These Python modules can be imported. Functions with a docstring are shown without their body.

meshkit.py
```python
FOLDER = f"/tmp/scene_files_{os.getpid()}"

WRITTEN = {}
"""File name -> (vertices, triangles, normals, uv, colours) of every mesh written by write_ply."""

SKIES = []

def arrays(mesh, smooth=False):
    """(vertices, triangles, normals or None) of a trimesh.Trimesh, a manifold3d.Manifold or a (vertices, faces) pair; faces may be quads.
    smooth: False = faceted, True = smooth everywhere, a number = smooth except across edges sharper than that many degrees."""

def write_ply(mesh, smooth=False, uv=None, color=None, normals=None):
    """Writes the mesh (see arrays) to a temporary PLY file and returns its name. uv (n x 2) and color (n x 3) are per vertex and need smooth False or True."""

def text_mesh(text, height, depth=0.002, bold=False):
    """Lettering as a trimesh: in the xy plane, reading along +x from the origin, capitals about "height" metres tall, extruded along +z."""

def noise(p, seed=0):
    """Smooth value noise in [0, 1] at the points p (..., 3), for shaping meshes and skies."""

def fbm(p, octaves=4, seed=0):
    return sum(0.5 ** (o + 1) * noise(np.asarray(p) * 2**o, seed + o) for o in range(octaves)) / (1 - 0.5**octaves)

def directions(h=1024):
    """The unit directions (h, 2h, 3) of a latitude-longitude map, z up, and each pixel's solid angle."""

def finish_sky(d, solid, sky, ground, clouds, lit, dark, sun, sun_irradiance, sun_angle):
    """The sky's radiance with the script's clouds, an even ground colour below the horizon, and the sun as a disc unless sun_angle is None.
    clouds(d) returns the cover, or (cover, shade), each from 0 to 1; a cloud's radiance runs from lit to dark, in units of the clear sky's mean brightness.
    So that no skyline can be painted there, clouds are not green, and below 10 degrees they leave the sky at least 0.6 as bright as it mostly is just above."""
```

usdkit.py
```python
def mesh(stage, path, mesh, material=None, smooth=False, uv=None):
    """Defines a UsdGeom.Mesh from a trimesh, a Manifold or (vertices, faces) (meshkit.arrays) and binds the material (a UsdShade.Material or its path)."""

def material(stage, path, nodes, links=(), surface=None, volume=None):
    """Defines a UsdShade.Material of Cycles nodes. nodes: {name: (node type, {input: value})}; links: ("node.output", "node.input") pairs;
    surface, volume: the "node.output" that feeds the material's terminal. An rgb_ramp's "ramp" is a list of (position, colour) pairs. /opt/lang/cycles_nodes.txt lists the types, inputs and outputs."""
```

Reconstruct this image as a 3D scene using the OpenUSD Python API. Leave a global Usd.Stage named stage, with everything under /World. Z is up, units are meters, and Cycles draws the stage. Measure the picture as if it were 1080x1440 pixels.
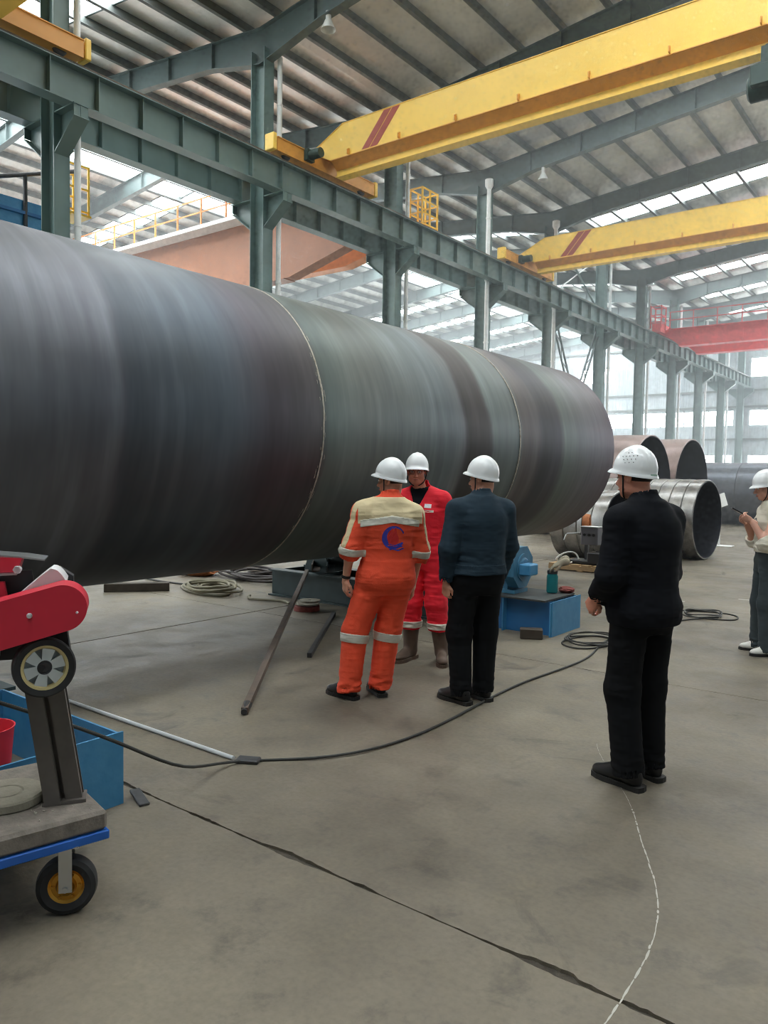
import math, random
import numpy as np, trimesh, manifold3d
from shapely.geometry import Polygon, Point, LineString, box as sbox
from shapely import affinity, union_all
from pxr import Usd, UsdGeom, UsdLux, UsdShade, Gf, Sdf
import usdkit, meshkit

stage = Usd.Stage.CreateInMemory()
UsdGeom.SetStageUpAxis(stage, 'Z'); UsdGeom.SetStageMetersPerUnit(stage, 1.0)
UsdGeom.Xform.Define(stage, '/World')
UsdGeom.Scope.Define(stage, '/World/Looks')

# ------------------------------------------------------------------ camera, light, exposure
EYE = np.array([0.0, 0.0, 1.6])
F_PX, PITCH, ROLL, YAW = 1083.5, math.radians(-2.86), math.radians(0.927), math.radians(-37.62)
EXPOSURE = -0.72
SKYLIGHT = 24.0          # radiance of the translucent roof lights under a bright overcast sky
WINDOW = 18.0
HAZE = 0.0062
fwd = np.array([math.sin(YAW) * math.cos(PITCH), math.cos(YAW) * math.cos(PITCH), math.sin(PITCH)])
r0 = np.array([math.cos(YAW), -math.sin(YAW), 0.0]); u0 = np.cross(r0, fwd)
RIGHT = math.cos(ROLL) * r0 + math.sin(ROLL) * u0
UP = -math.sin(ROLL) * r0 + math.cos(ROLL) * u0
cam = UsdGeom.Camera.Define(stage, '/World/camera')
cam.CreateHorizontalApertureAttr(36.0); cam.CreateVerticalApertureAttr(48.0)
cam.CreateFocalLengthAttr(36.0 * F_PX / 1080.0)
cam.CreateClippingRangeAttr(Gf.Vec2f(0.05, 500.0))
cam.AddTransformOp().Set(Gf.Matrix4d(*RIGHT, 0, *UP, 0, *(-fwd), 0, *EYE, 1))
cam.CreateExposureAttr(EXPOSURE)
dome = UsdLux.DomeLight.Define(stage, '/World/sky')
dome.CreateIntensityAttr(1.0); dome.CreateColorAttr(Gf.Vec3f(0.85, 0.93, 1.0))

# ------------------------------------------------------------------ helpers
def lin(c):
    c = np.asarray(c, float) / 255.0
    return np.where(c <= 0.04045, c / 12.92, ((c + 0.055) / 1.055) ** 2.4)

MATS = {}
def simple(name, col, rough=0.5, metal=0.0, var=0.12, scale=5.0, col2=None, bump=0.0, bscale=None, stretch=(1, 1, 1), coat=0.0, spec=0.5, obj=False, rvar=0.0):
    """a noise-mottled principled material; col, col2 in sRGB 0-255"""
    a = lin(col); lo, hi = a * (1 - var), np.minimum(a * (1 + var), 1)
    if col2 is not None: lo, hi = a, lin(col2)
    n = {'g': ('texture_coordinate', {}) if obj else ('geometry', {}), 'map': ('mapping', {'scale': stretch}),
         'n': ('noise_texture', {'scale': scale, 'detail': 5.0, 'roughness': 0.6}),
         'r': ('rgb_ramp', {'ramp': [(0.32, lo), (0.68, hi)]}),
         'p': ('principled_bsdf', {'roughness': rough, 'metallic': metal, 'coat_weight': coat, 'specular_ior_level': spec})}
    l = [(('g.object' if obj else 'g.position'), 'map.vector'), ('map.vector', 'n.vector'), ('n.fac', 'r.fac'), ('r.color', 'p.base_color')]
    if rvar:
        n['rm'] = ('map_range', {'from_min': 0.3, 'from_max': 0.7, 'to_min': rough - rvar, 'to_max': rough + rvar, 'clamp': True})
        l += [('n.fac', 'rm.value'), ('rm.result', 'p.roughness')]
    if bump:
        n['nb'] = ('noise_texture', {'scale': bscale or scale * 4, 'detail': 4.0}); n['b'] = ('bump', {'strength': min(1.0, bump), 'distance': 0.01})
        l += [('map.vector', 'nb.vector'), ('nb.fac', 'b.height'), ('b.normal', 'p.normal')]
    MATS[name] = usdkit.material(stage, '/World/Looks/' + name, n, l, surface='p.BSDF')
    return MATS[name]

def emit(name, col, strength):
    MATS[name] = usdkit.material(stage, '/World/Looks/' + name, {'e': ('emission', {'color': col, 'strength': strength})}, [], surface='e.emission')
    return MATS[name]

COUNT = {}
def numbered(parent, name):
    k = COUNT.get((parent, name), 0); COUNT[(parent, name)] = k + 1
    return name if k == 0 else '%s_%03d' % (name, k)

LOC = {}
def data(prim, **kw):
    for k, v in kw.items():
        if v is not None: prim.SetCustomDataByKey(k, v)

def thing(name, label, cat, loc=(0, 0, 0), rotz=0.0, group=None, kind=None):
    path = '/World/' + numbered('/World', name)
    x = UsdGeom.Xform.Define(stage, path)
    x.AddTranslateOp().Set(Gf.Vec3d(*map(float, loc)))
    if rotz: x.AddRotateZOp().Set(math.degrees(rotz))
    LOC[path] = (np.array(loc, float), rotz)
    data(x.GetPrim(), label=label, category=cat, group=group, kind=kind)
    return path

def asmesh(m):
    if isinstance(m, MB): m = m.get()
    if hasattr(m, 'to_mesh'):
        q = m.to_mesh(); m = trimesh.Trimesh(np.array(q.vert_properties[:, :3]), np.array(q.tri_verts), process=False)
    return m

def obj(name, m, mat, parent=None, label=None, cat=None, group=None, kind=None, smooth=32, local=False):
    """one Mesh prim. Under a thing the mesh is given in world coordinates unless local."""
    m = asmesh(m); v = np.array(m.vertices, float)
    par = parent or '/World'
    path = par + '/' + numbered(par, name)
    root = '/'.join(par.split('/')[:3])
    if parent and not local and root in LOC:
        loc, rz = LOC[root]; v = v - loc
        if rz:
            c, s = math.cos(-rz), math.sin(-rz); v = v @ np.array([[c, s, 0], [-s, c, 0], [0, 0, 1]])
    prim = usdkit.mesh(stage, path, trimesh.Trimesh(v, m.faces, process=False), MATS.get(mat, mat), smooth=smooth).GetPrim()
    data(prim, label=label, category=cat, group=group, kind=kind)
    return path

def struct(name, m, mat, parent=None, smooth=False, label=None):
    return obj(name, m, mat, parent, kind='structure' if parent is None else None, smooth=smooth, label=label)

def dup(src, loc, rotz=0.0, label=None, group=None, cat=None):
    was = stage.GetPrimAtPath(src).GetCustomData()
    name = src.split('/')[2]
    while name[-4:-3] == '_' and name[-3:].isdigit(): name = name[:-4]
    p = thing(name, label or was['label'], cat or was['category'], loc, rotz, group or was.get('group'))
    prim = stage.GetPrimAtPath(p); prim.GetReferences().AddInternalReference(Sdf.Path(src)); prim.SetInstanceable(True)
    return p

def rotm(axis, ang): return trimesh.transformations.rotation_matrix(ang, axis)
def frame(d, up=(0, 0, 1)):
    d = np.asarray(d, float); d = d / np.linalg.norm(d); up = np.asarray(up, float)
    if abs(d @ up) > 0.98: up = np.array([1.0, 0, 0])
    a = np.cross(up, d); a /= np.linalg.norm(a); b = np.cross(d, a)
    return a, b, d

class MB:
    """collects pieces of ONE part"""
    def __init__(self): self.p = []
    def add(self, m): self.p.append(asmesh(m)); return self
    def box(self, c, s, rz=0.0, ry=0.0, rx=0.0, bev=0.0):
        s = np.asarray(s, float)
        if bev:
            b = min(bev, s.min() * 0.45); q = s / 2
            pts = [np.array([sx, sy, sz]) * (q - b * np.array(m)) for sx in (-1, 1) for sy in (-1, 1) for sz in (-1, 1) for m in ((0, 1, 1), (1, 0, 1), (1, 1, 0))]
            m = trimesh.convex.convex_hull(np.array(pts))
        else: m = trimesh.creation.box(s)
        T = rotm((0, 0, 1), rz) @ rotm((0, 1, 0), ry) @ rotm((1, 0, 0), rx)
        m.apply_transform(T); m.apply_translation(c); return self.add(m)
    def bar(self, a, b, w, h, up=(0, 0, 1)):
        a, b = np.asarray(a, float), np.asarray(b, float); x, y, z = frame(b - a, up); L = np.linalg.norm(b - a)
        m = trimesh.creation.box((w, h, L)); T = np.eye(4); T[:3, :3] = np.stack([x, y, z], 1); T[:3, 3] = (a + b) / 2
        m.apply_transform(T); return self.add(m)
    def cyl(self, a, b, r, r2=None, n=16, cap=True):
        a, b = np.asarray(a, float), np.asarray(b, float); r2 = r if r2 is None else r2; x, y, z = frame(b - a)
        t = np.arange(n) * 2 * np.pi / n; ring = np.cos(t)[:, None] * x + np.sin(t)[:, None] * y
        v = np.vstack([a + r * ring, b + r2 * ring, a, b]); i = np.arange(n); j = (i + 1) % n
        f = np.vstack([np.stack([i, j, j + n], 1), np.stack([i, j + n, i + n], 1)])
        if cap: f = np.vstack([f, np.stack([j, i, np.full(n, 2 * n)], 1), np.stack([i + n, j + n, np.full(n, 2 * n + 1)], 1)])
        return self.add(trimesh.Trimesh(v, f, process=False))
    def tube(self, pts, r, n=8, smooth=True):
        p = np.asarray(pts, float)
        if smooth and len(p) > 2:
            from scipy.interpolate import CubicSpline
            t = np.r_[0, np.cumsum(np.linalg.norm(np.diff(p, axis=0), axis=1))]; k = max(len(p) * 6, 12)
            p = CubicSpline(t, p)(np.linspace(0, t[-1], k))
        tan = np.gradient(p, axis=0); tan /= np.linalg.norm(tan, axis=1)[:, None] + 1e-12
        a = np.cross(tan, (0, 0, 1.0)); bad = np.linalg.norm(a, axis=1) < 0.1; a[bad] = np.cross(tan[bad], (1.0, 0, 0)); a /= np.linalg.norm(a, axis=1)[:, None]
        b = np.cross(tan, a); t = np.arange(n) * 2 * np.pi / n; rr = np.broadcast_to(r, (len(p),))
        v = (p[:, None] + rr[:, None, None] * (np.cos(t)[None, :, None] * a[:, None] + np.sin(t)[None, :, None] * b[:, None])).reshape(-1, 3)
        i, j = np.meshgrid(np.arange(len(p) - 1), np.arange(n), indexing='ij'); j2 = (j + 1) % n
        q = np.stack([i * n + j, i * n + j2, (i + 1) * n + j2, (i + 1) * n + j], -1).reshape(-1, 4)
        f = np.vstack([q[:, [0, 2, 1]], q[:, [0, 3, 2]]])
        e0, e1 = len(v), len(v) + 1; v = np.vstack([v, p[0], p[-1]]); k = np.arange(n); L = (len(p) - 1) * n
        f = np.vstack([f, np.stack([k, (k + 1) % n, np.full(n, e0)], 1), np.stack([L + (k + 1) % n, L + k, np.full(n, e1)], 1)])
        return self.add(trimesh.Trimesh(v, f, process=False))
    def prism(self, poly, h, T=None, z0=0.0):
        P = poly if hasattr(poly, 'exterior') else Polygon(poly)
        m = trimesh.creation.extrude_polygon(P, h, engine='earcut'); m.apply_translation((0, 0, z0))
        if T is not None: m.apply_transform(T)
        return self.add(m)
    def lathe(self, prof, c, axis=(0, 0, 1), n=32, closed=False):
        """profile of (radius, height) turned about the axis through c"""
        x, y, z = frame(axis); pr = np.asarray(prof, float); t = np.arange(n) * 2 * np.pi / n
        ring = np.cos(t)[:, None] * x + np.sin(t)[:, None] * y
        v = (np.asarray(c, float) + pr[:, 0][:, None, None] * ring[None] + pr[:, 1][:, None, None] * z).reshape(-1, 3)
        m_ = len(pr); ii = np.arange(m_ if closed else m_ - 1)
        i, j = np.meshgrid(ii, np.arange(n), indexing='ij'); i2 = (i + 1) % m_; j2 = (j + 1) % n
        q = np.stack([i * n + j, i * n + j2, i2 * n + j2, i2 * n + j], -1).reshape(-1, 4)
        f = np.vstack([q[:, [0, 1, 2]], q[:, [0, 2, 3]]])
        m = trimesh.Trimesh(v, f, process=False)
        m.merge_vertices(); m.update_faces(m.nondegenerate_faces())
        return self.add(m)
    def get(self): return self.p[0] if len(self.p) == 1 else trimesh.util.concatenate(self.p)

def basis(o, x, y, z=None):
    x, y = np.asarray(x, float), np.asarray(y, float); z = np.cross(x, y) if z is None else np.asarray(z, float)
    T = np.eye(4); T[:3, :3] = np.stack([x, y, z], 1); T[:3, 3] = o; return T
XZ = lambda y: basis((0, y, 0), (1, 0, 0), (0, 0, 1), (0, -1, 0))    # polygon (x,z), extruded towards -y
YZ = lambda x: basis((x, 0, 0), (0, 1, 0), (0, 0, 1), (1, 0, 0))     # polygon (y,z), extruded towards +x

# ------------------------------------------------------------------ shared materials
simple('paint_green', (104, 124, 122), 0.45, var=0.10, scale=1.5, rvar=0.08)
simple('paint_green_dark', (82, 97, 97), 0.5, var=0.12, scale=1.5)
simple('purlin_steel', (104, 110, 108), 0.5, 0.2, var=0.1, scale=1)
simple('white_pvc', (225, 228, 228), 0.4, var=0.03)
simple('yellow_paint', (238, 190, 62), 0.42, var=0.05, scale=1.2)
simple('orange_paint', (226, 138, 62), 0.45, var=0.07, scale=1.2)
simple('brown_orange_paint', (156, 102, 72), 0.5, var=0.08, scale=1.0)
simple('maroon_paint', (158, 64, 46), 0.45, var=0.06)
simple('red_paint', (214, 52, 66), 0.42, var=0.06)
simple('crane_red', (230, 80, 84), 0.45, var=0.08)
simple('blue_paint', (42, 104, 156), 0.42, var=0.12, scale=4)
simple('blue_worn', (58, 128, 174), 0.45, scale=9, col2=(76, 142, 184), bump=0.1)
simple('hoist_green', (44, 66, 62), 0.5)
simple('rod_zinc', (222, 224, 226), 0.3, 0.25, var=0.03)
simple('rubber', (42, 42, 44), 0.75, var=0.15, scale=30)
simple('dark_steel', (70, 70, 72), 0.5, 0.5, var=0.2, scale=8)
simple('rust_steel', (92, 84, 78), 0.65, 0.2, var=0.2, scale=9, col2=(112, 96, 84), bump=0.15)
simple('bright_steel', (196, 198, 200), 0.28, 0.9, var=0.05)
simple('cable_black', (48, 48, 46), 0.6)
simple('white_paint', (222, 222, 220), 0.45, var=0.04)
emit('roof_light', (0.94, 1.0, 1.0), SKYLIGHT)
emit('window_light', (0.93, 0.98, 1.0), WINDOW)
# ------------------------------------------------------------------ the hall
X0, X1, Y0, Y1 = -40.0, 8.0, -14.0, 69.5     # two bays: ridge lines x=-28 and x=-4, valley x=-16
VALLEY, SLOPE, ZEAVE = -16.0, 0.11, 13.9
def roofz(x):
    a = abs(x - VALLEY)
    return ZEAVE + SLOPE * (12 - abs(a - 12))
FRAMES = [9 + 6 * k for k in range(-3, 11)]
STRIPS = [-0.5, 11.8, 24.0, 36.4, 49.4, 55.2, 61.2, 67.0]

# floor: cast slabs with broken joints between them
def floor_material():
    n = {'g': ('geometry', {}),
         'n1': ('noise_texture', {'scale': 0.55, 'detail': 6.0, 'roughness': 0.62}),
         'n2': ('noise_texture', {'scale': 3.2, 'detail': 8.0, 'roughness': 0.7}),
         'n3': ('noise_texture', {'scale': 38.0, 'detail': 4.0, 'roughness': 0.6}),
         'n4': ('noise_texture', {'scale': 1.5, 'detail': 6.0, 'roughness': 0.65, 'distortion': 0.8}),
         'r1': ('rgb_ramp', {'ramp': [(0.30, lin((86, 79, 69))), (0.50, lin((113, 105, 92))), (0.72, lin((135, 126, 110)))]}),
         'r2': ('rgb_ramp', {'ramp': [(0.30, (0.52, 0.52, 0.53)), (0.45, (0.95, 0.95, 0.95)), (0.60, (1.02, 1.02, 1.01)), (0.74, (1.25, 1.24, 1.2))]}),
         'r3': ('rgb_ramp', {'ramp': [(0.25, (0.80, 0.80, 0.80)), (0.55, (1, 1, 1)), (0.8, (1.12, 1.12, 1.1))]}),
         'r4': ('rgb_ramp', {'ramp': [(0.60, (0, 0, 0)), (0.74, (0.85, 0.85, 0.85))]}),
         'm1': ('mix', {'mix_type': 'multiply', 'fac': 1.0}), 'm2': ('mix', {'mix_type': 'multiply', 'fac': 0.8}),
         'm3': ('mix', {'mix_type': 'mix', 'color2': lin((62, 58, 53))}),
         'b': ('bump', {'strength': 0.35, 'distance': 0.004}),
         'rr': ('map_range', {'from_min': 0.3, 'from_max': 0.7, 'to_min': 0.42, 'to_max': 0.72, 'clamp': True}),
         'p': ('principled_bsdf', {'specular_ior_level': 0.35})}
    l = [('g.position', 'n1.vector'), ('g.position', 'n2.vector'), ('g.position', 'n3.vector'), ('g.position', 'n4.vector'),
         ('n1.fac', 'r1.fac'), ('n2.fac', 'r2.fac'), ('n3.fac', 'r3.fac'), ('n4.fac', 'r4.fac'),
         ('r1.color', 'm1.color1'), ('r2.color', 'm1.color2'), ('m1.color', 'm2.color1'), ('r3.color', 'm2.color2'),
         ('m2.color', 'm3.color1'), ('r4.color', 'm3.fac'), ('m3.color', 'p.base_color'),
         ('n3.fac', 'b.height'), ('b.normal', 'p.normal'), ('n2.fac', 'rr.value'), ('rr.result', 'p.roughness')]
    MATS['concrete'] = usdkit.material(stage, '/World/Looks/concrete', n, l, surface='p.BSDF')
floor_material()
simple('joint_dirt', (62, 56, 48), 0.9, var=0.3, scale=20, bump=0.4)
simple('chalk', (178, 175, 166), 0.95, var=0.08, scale=30)

fl = struct('floor', MB().box(((X0 + X1) / 2, (Y0 + Y1) / 2, -0.162), (X1 - X0 + 1.2, Y1 - Y0 + 1.2, 0.3)), 'joint_dirt')
XJ = [-40.6, -34.5, -27.5, -20.5, -13.5, -6.5, 0.5, 8.6]
YJ = [-14.6, -9.1, -5.3, -1.52, 2.26, 6.05] + [6.05 + 3.8 * k for k in range(1, 16)] + [70.1]
def joint_edge(a0, a1, c, fine, seed, side):
    """points along a slab edge at c, ragged where the joint is close to the eye"""
    if not fine: return [(a0, c), (a1, c)]
    t = np.linspace(a0, a1, int((a1 - a0) / 0.022))
    P = np.stack([t * 5.0, np.full_like(t, seed * 7.3), np.full_like(t, 3.3)], 1)
    Q = np.stack([t * 34.0, np.full_like(t, seed * 3.1), np.full_like(t, 1.7)], 1)
    wob = 0.016 * (meshkit.noise(np.stack([t * 1.7, t * 0, t * 0 + c], 1)) - 0.5)      # shared by both sides
    back = 0.0015 + 0.006 * meshkit.noise(P) ** 2 + 0.016 * np.clip(meshkit.noise(Q) - 0.5, 0, 1) + (0.006 if abs(c + 6.5) < .1 else 0)
    if abs(c - 2.26) < 0.01:
        for m, w, d in ((-2.18, 0.16, 0.026), (-1.82, 0.05, 0.012), (-1.02, 0.13, 0.030), (-0.72, 0.08, 0.016), (-2.75, 0.1, 0.010), (-3.4, 0.2, 0.014)):
            back = back + (d if side > 0 else 0.45 * d) * np.exp(-((t - m) / w) ** 2) * (0.5 + meshkit.noise(Q * 1.3))
    return list(zip(t, c + wob + side * back))
for i in range(len(XJ) - 1):
    for j in range(len(YJ) - 1):
        xa, xb, ya, yb = XJ[i], XJ[i + 1], YJ[j], YJ[j + 1]
        near = -14 < (xa + xb) / 2 < 5 and -3 < (ya + yb) / 2 < 12
        fn = lambda c: near and -2 < c < 10
        low = joint_edge(xa + .004, xb - .004, ya, fn(ya), i + 1, 1); high = joint_edge(xa + .004, xb - .004, yb, fn(yb), i + 2, -1)
        fx = lambda c: near and -7 < c < -6
        lef = [(c, y) for y, c in joint_edge(ya + .01, yb - .01, xa, fx(xa), j + 3, 1)]; rig = [(c, y) for y, c in joint_edge(ya + .01, yb - .01, xb, fx(xb), j + 4, -1)]
        pg = Polygon(low + rig + high[::-1] + lef[::-1]).buffer(0)
        if pg.geom_type != 'Polygon': pg = max(pg.geoms, key=lambda g: g.area)
        if not near: pg = sbox(xa + .006, ya + .006, xb - .006, yb - .006)
        obj('slab', MB().prism(pg, 0.08, z0=-0.08), 'concrete', fl, smooth=False)

# chalk arc drawn on the slab, broken into strokes
rng = random.Random(5)
arc = np.array([(-1.75, 4.4), (-1.5, 4.0), (-1.29, 3.69), (-1.09, 3.30), (-0.95, 3.03), (-0.86, 2.79), (-0.81, 2.51), (-0.80, 2.30), (-0.80, 2.14), (-0.84, 1.9), (-0.95, 1.6)])
from scipy.interpolate import CubicSpline
tt = np.r_[0, np.cumsum(np.linalg.norm(np.diff(arc, axis=0), axis=1))]; cs = CubicSpline(tt, arc)
mb = MB(); s = 0.0
while s < tt[-1] - 0.04:
    L = rng.uniform(0.012, 0.07); w = rng.uniform(0.004, 0.010) if s > 0.9 else rng.uniform(0.0015, 0.003)
    a, b = cs(s), cs(min(s + L, tt[-1])); d = (b - a) / np.linalg.norm(b - a); q = np.array([-d[1], d[0]]) * w / 2; off = q * rng.uniform(-.5, .5)
    mb.prism([tuple(a + off - q * .6), tuple((a + b) / 2 + off - q), tuple(b + off - q * .5), tuple(b + off + q * .6), tuple((a + b) / 2 + off + q * rng.uniform(.6, 1.2)), tuple(a + off + q * .5)], 0.0008, z0=0.0002)
    s += L + rng.choice([0, 0.0, 0.006, 0.014])
obj('chalk_line', mb, 'chalk', fl, label='broken white chalk arc drawn on the floor', smooth=False)

# roof: foil-faced sheets with translucent strips and ridge lights
def foil_material():
    n = {'g': ('geometry', {}), 'mp': ('mapping', {'scale': (1.0, 0.25, 1.0)}),
         'n': ('noise_texture', {'scale': 2.2, 'detail': 6.0, 'roughness': 0.65}), 'v': ('voronoi_texture', {'scale': 5.0, 'feature': 'f1'}),
         'w': ('wave_texture', {'wave_type': 'bands', 'bands_direction': 'y', 'scale': 1.6, 'distortion': 1.2, 'detail': 2.0}),
         'r': ('rgb_ramp', {'ramp': [(0.3, lin((208, 208, 203))), (0.7, lin((224, 224, 219)))]}),
         'ad': ('math', {'math_type': 'multiply_add', 'value2': 0.25}), 'b': ('bump', {'strength': 0.35, 'distance': 0.02}),
         'p': ('principled_bsdf', {'metallic': 0.4, 'roughness': 0.45})}
    l = [('g.position', 'mp.vector'), ('g.position', 'n.vector'), ('g.position', 'v.vector'), ('g.position', 'w.vector'), ('n.fac', 'r.fac'), ('r.color', 'p.base_color'),
         ('w.fac', 'ad.value1'), ('v.distance', 'ad.value3'), ('ad.value', 'b.height'), ('b.normal', 'p.normal')]
    MATS['foil'] = usdkit.material(stage, '/World/Looks/foil', n, l, surface='p.BSDF')
foil_material()
def roofslab(xa, xb, ya, yb, t=0.06, dz=0.0):
    za, zb = roofz(xa) + dz, roofz(xb) + dz
    v = [(xa, ya, za), (xb, ya, zb), (xb, yb, zb), (xa, yb, za), (xa, ya, za + t), (xb, ya, zb + t), (xb, yb, zb + t), (xa, yb, za + t)]
    return trimesh.convex.convex_hull(np.array(v, float))
RIDGE_W = 0.8; SW = 0.72
spans = []                                  # (eave side x, ridge side x, ridge x) of the four slopes
for a, r in ((-40.0, -28.0), (-16.0, -28.0), (-16.0, -4.0), (8.0, -4.0)): spans.append((a, r + math.copysign({(-40.0, -28.0): 3.4, (-16.0, -28.0): 3.4}.get((a, r), RIDGE_W), a - r), r))
base = roofslab(-16.25, -15.75, Y0 - .6, Y1 + .6, dz=0.02)
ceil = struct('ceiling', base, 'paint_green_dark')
obj('roof_sheet', MB().box((X0 - 0.35, (Y0 + Y1) / 2, ZEAVE + .03), (0.7, Y1 - Y0 + 1.2, 0.06)), 'foil', ceil, smooth=False)
obj('roof_sheet', MB().box((X1 + 0.35, (Y0 + Y1) / 2, ZEAVE + .03), (0.7, Y1 - Y0 + 1.2, 0.06)), 'foil', ceil, smooth=False)
wn = [0]
def window(m, mat, frame_m=None, fmat='white_paint'):
    wn[0] += 1
    p = struct('window_%d' % wn[0], frame_m if frame_m is not None else m, fmat if frame_m is not None else mat)
    if frame_m is not None: obj('pane', m, mat, p, smooth=False)
    return p
for a, e, r in spans:
    sg = 1 if e > a else -1
    lo, hi = min(a, e), max(a, e)
    cuts = [Y0 - .6]
    ST = sorted(STRIPS + ([-6.5, 2.6, 6.0] if r == -28.0 else []))
    for yc in ST: cuts += [yc - SW, yc + SW]
    cuts.append(Y1 + .6)
    for k in range(0, len(cuts), 2): obj('roof_sheet', roofslab(lo, hi, cuts[k], cuts[k + 1]), 'foil', ceil, smooth=False)
    sa = a + sg * 0.7
    for yc in ST:
        obj('roof_sheet', roofslab(min(a, sa), max(a, sa), yc - SW, yc + SW), 'foil', ceil, smooth=False)
        fr = MB()
        for y in (yc - SW, yc + SW): fr.add(roofslab(min(sa, e), max(sa, e), y - .03, y + .03, t=.03, dz=-.03))
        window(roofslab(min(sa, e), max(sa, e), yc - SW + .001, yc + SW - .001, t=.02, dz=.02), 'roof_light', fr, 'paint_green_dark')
for r in (-28.0, -4.0):
    for s in (-1, 1):
        xa, xb = sorted((r, r + s * (3.4 if r == -28.0 else RIDGE_W)))
        fr = MB()
        for y in FRAMES: fr.add(roofslab(xa, xb, y + 2.95, y + 3.05, t=.08, dz=-.1))
        window(roofslab(xa, xb, Y0 - .6, Y1 + .6, t=.02, dz=.02), 'roof_light', fr, 'paint_green_dark')
px = []
for a, e, r in spans:
    sg = 1 if e > a else -1
    px += [a + sg * (0.6 + 1.35 * k) for k in range(8)] + [e - sg * 0.0]
px += [-28.15, -27.85, -4.15, -3.85]
for x in sorted(px):
    m = MB().box((x, (Y0 + Y1) / 2, roofz(x) - 0.125), (0.075, Y1 - Y0 + .8, 0.24)).box((x + .05, (Y0 + Y1) / 2, roofz(x) - 0.235), (0.06, Y1 - Y0 + .8, 0.02))
    obj('purlin', m, 'purlin_steel', ceil, smooth=False)
# rafters (one welded frame per bay and column line)
def rafter(xa, xr, y):
    """I-section from the eave column xa to the ridge xr, deep at the column"""
    sg = 1 if xr > xa else -1; m = MB()
    top = lambda x: roofz(x) - 0.25
    x2 = xa + sg * 2.2
    bot = lambda x: top(x) - (0.72 if abs(x - xa) > 2.2 else 0.98 - 0.26 * abs(x - xa) / 2.2)
    pts = [xa, x2, xr]
    m.prism([(xa, bot(xa)), (x2, bot(x2)), (xr, bot(xr)), (xr, top(xr)), (xa, top(xa))][::1 if sg > 0 else -1], 0.02, XZ(y + .01))
    for f, dz in ((top, -.012), (bot, .012)):
        for p, q in zip(pts[:-1], pts[1:]): m.bar((p, y, f(p) + dz), (q, y, f(q) + dz), 0.26, 0.024)
    for k in range(1, 6):
        x = xa + (xr - xa) * k / 6; m.box((x, y, (top(x) + bot(x)) / 2), (0.02, 0.24, top(x) - bot(x) - .02))
    return m
for y in FRAMES:
    for xa, xr in ((-40, -28), (-16, -28), (-16, -4), (8, -4)):
        obj('rafter', rafter(xa, xr, y), 'paint_green_dark', ceil, smooth=False)

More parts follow.
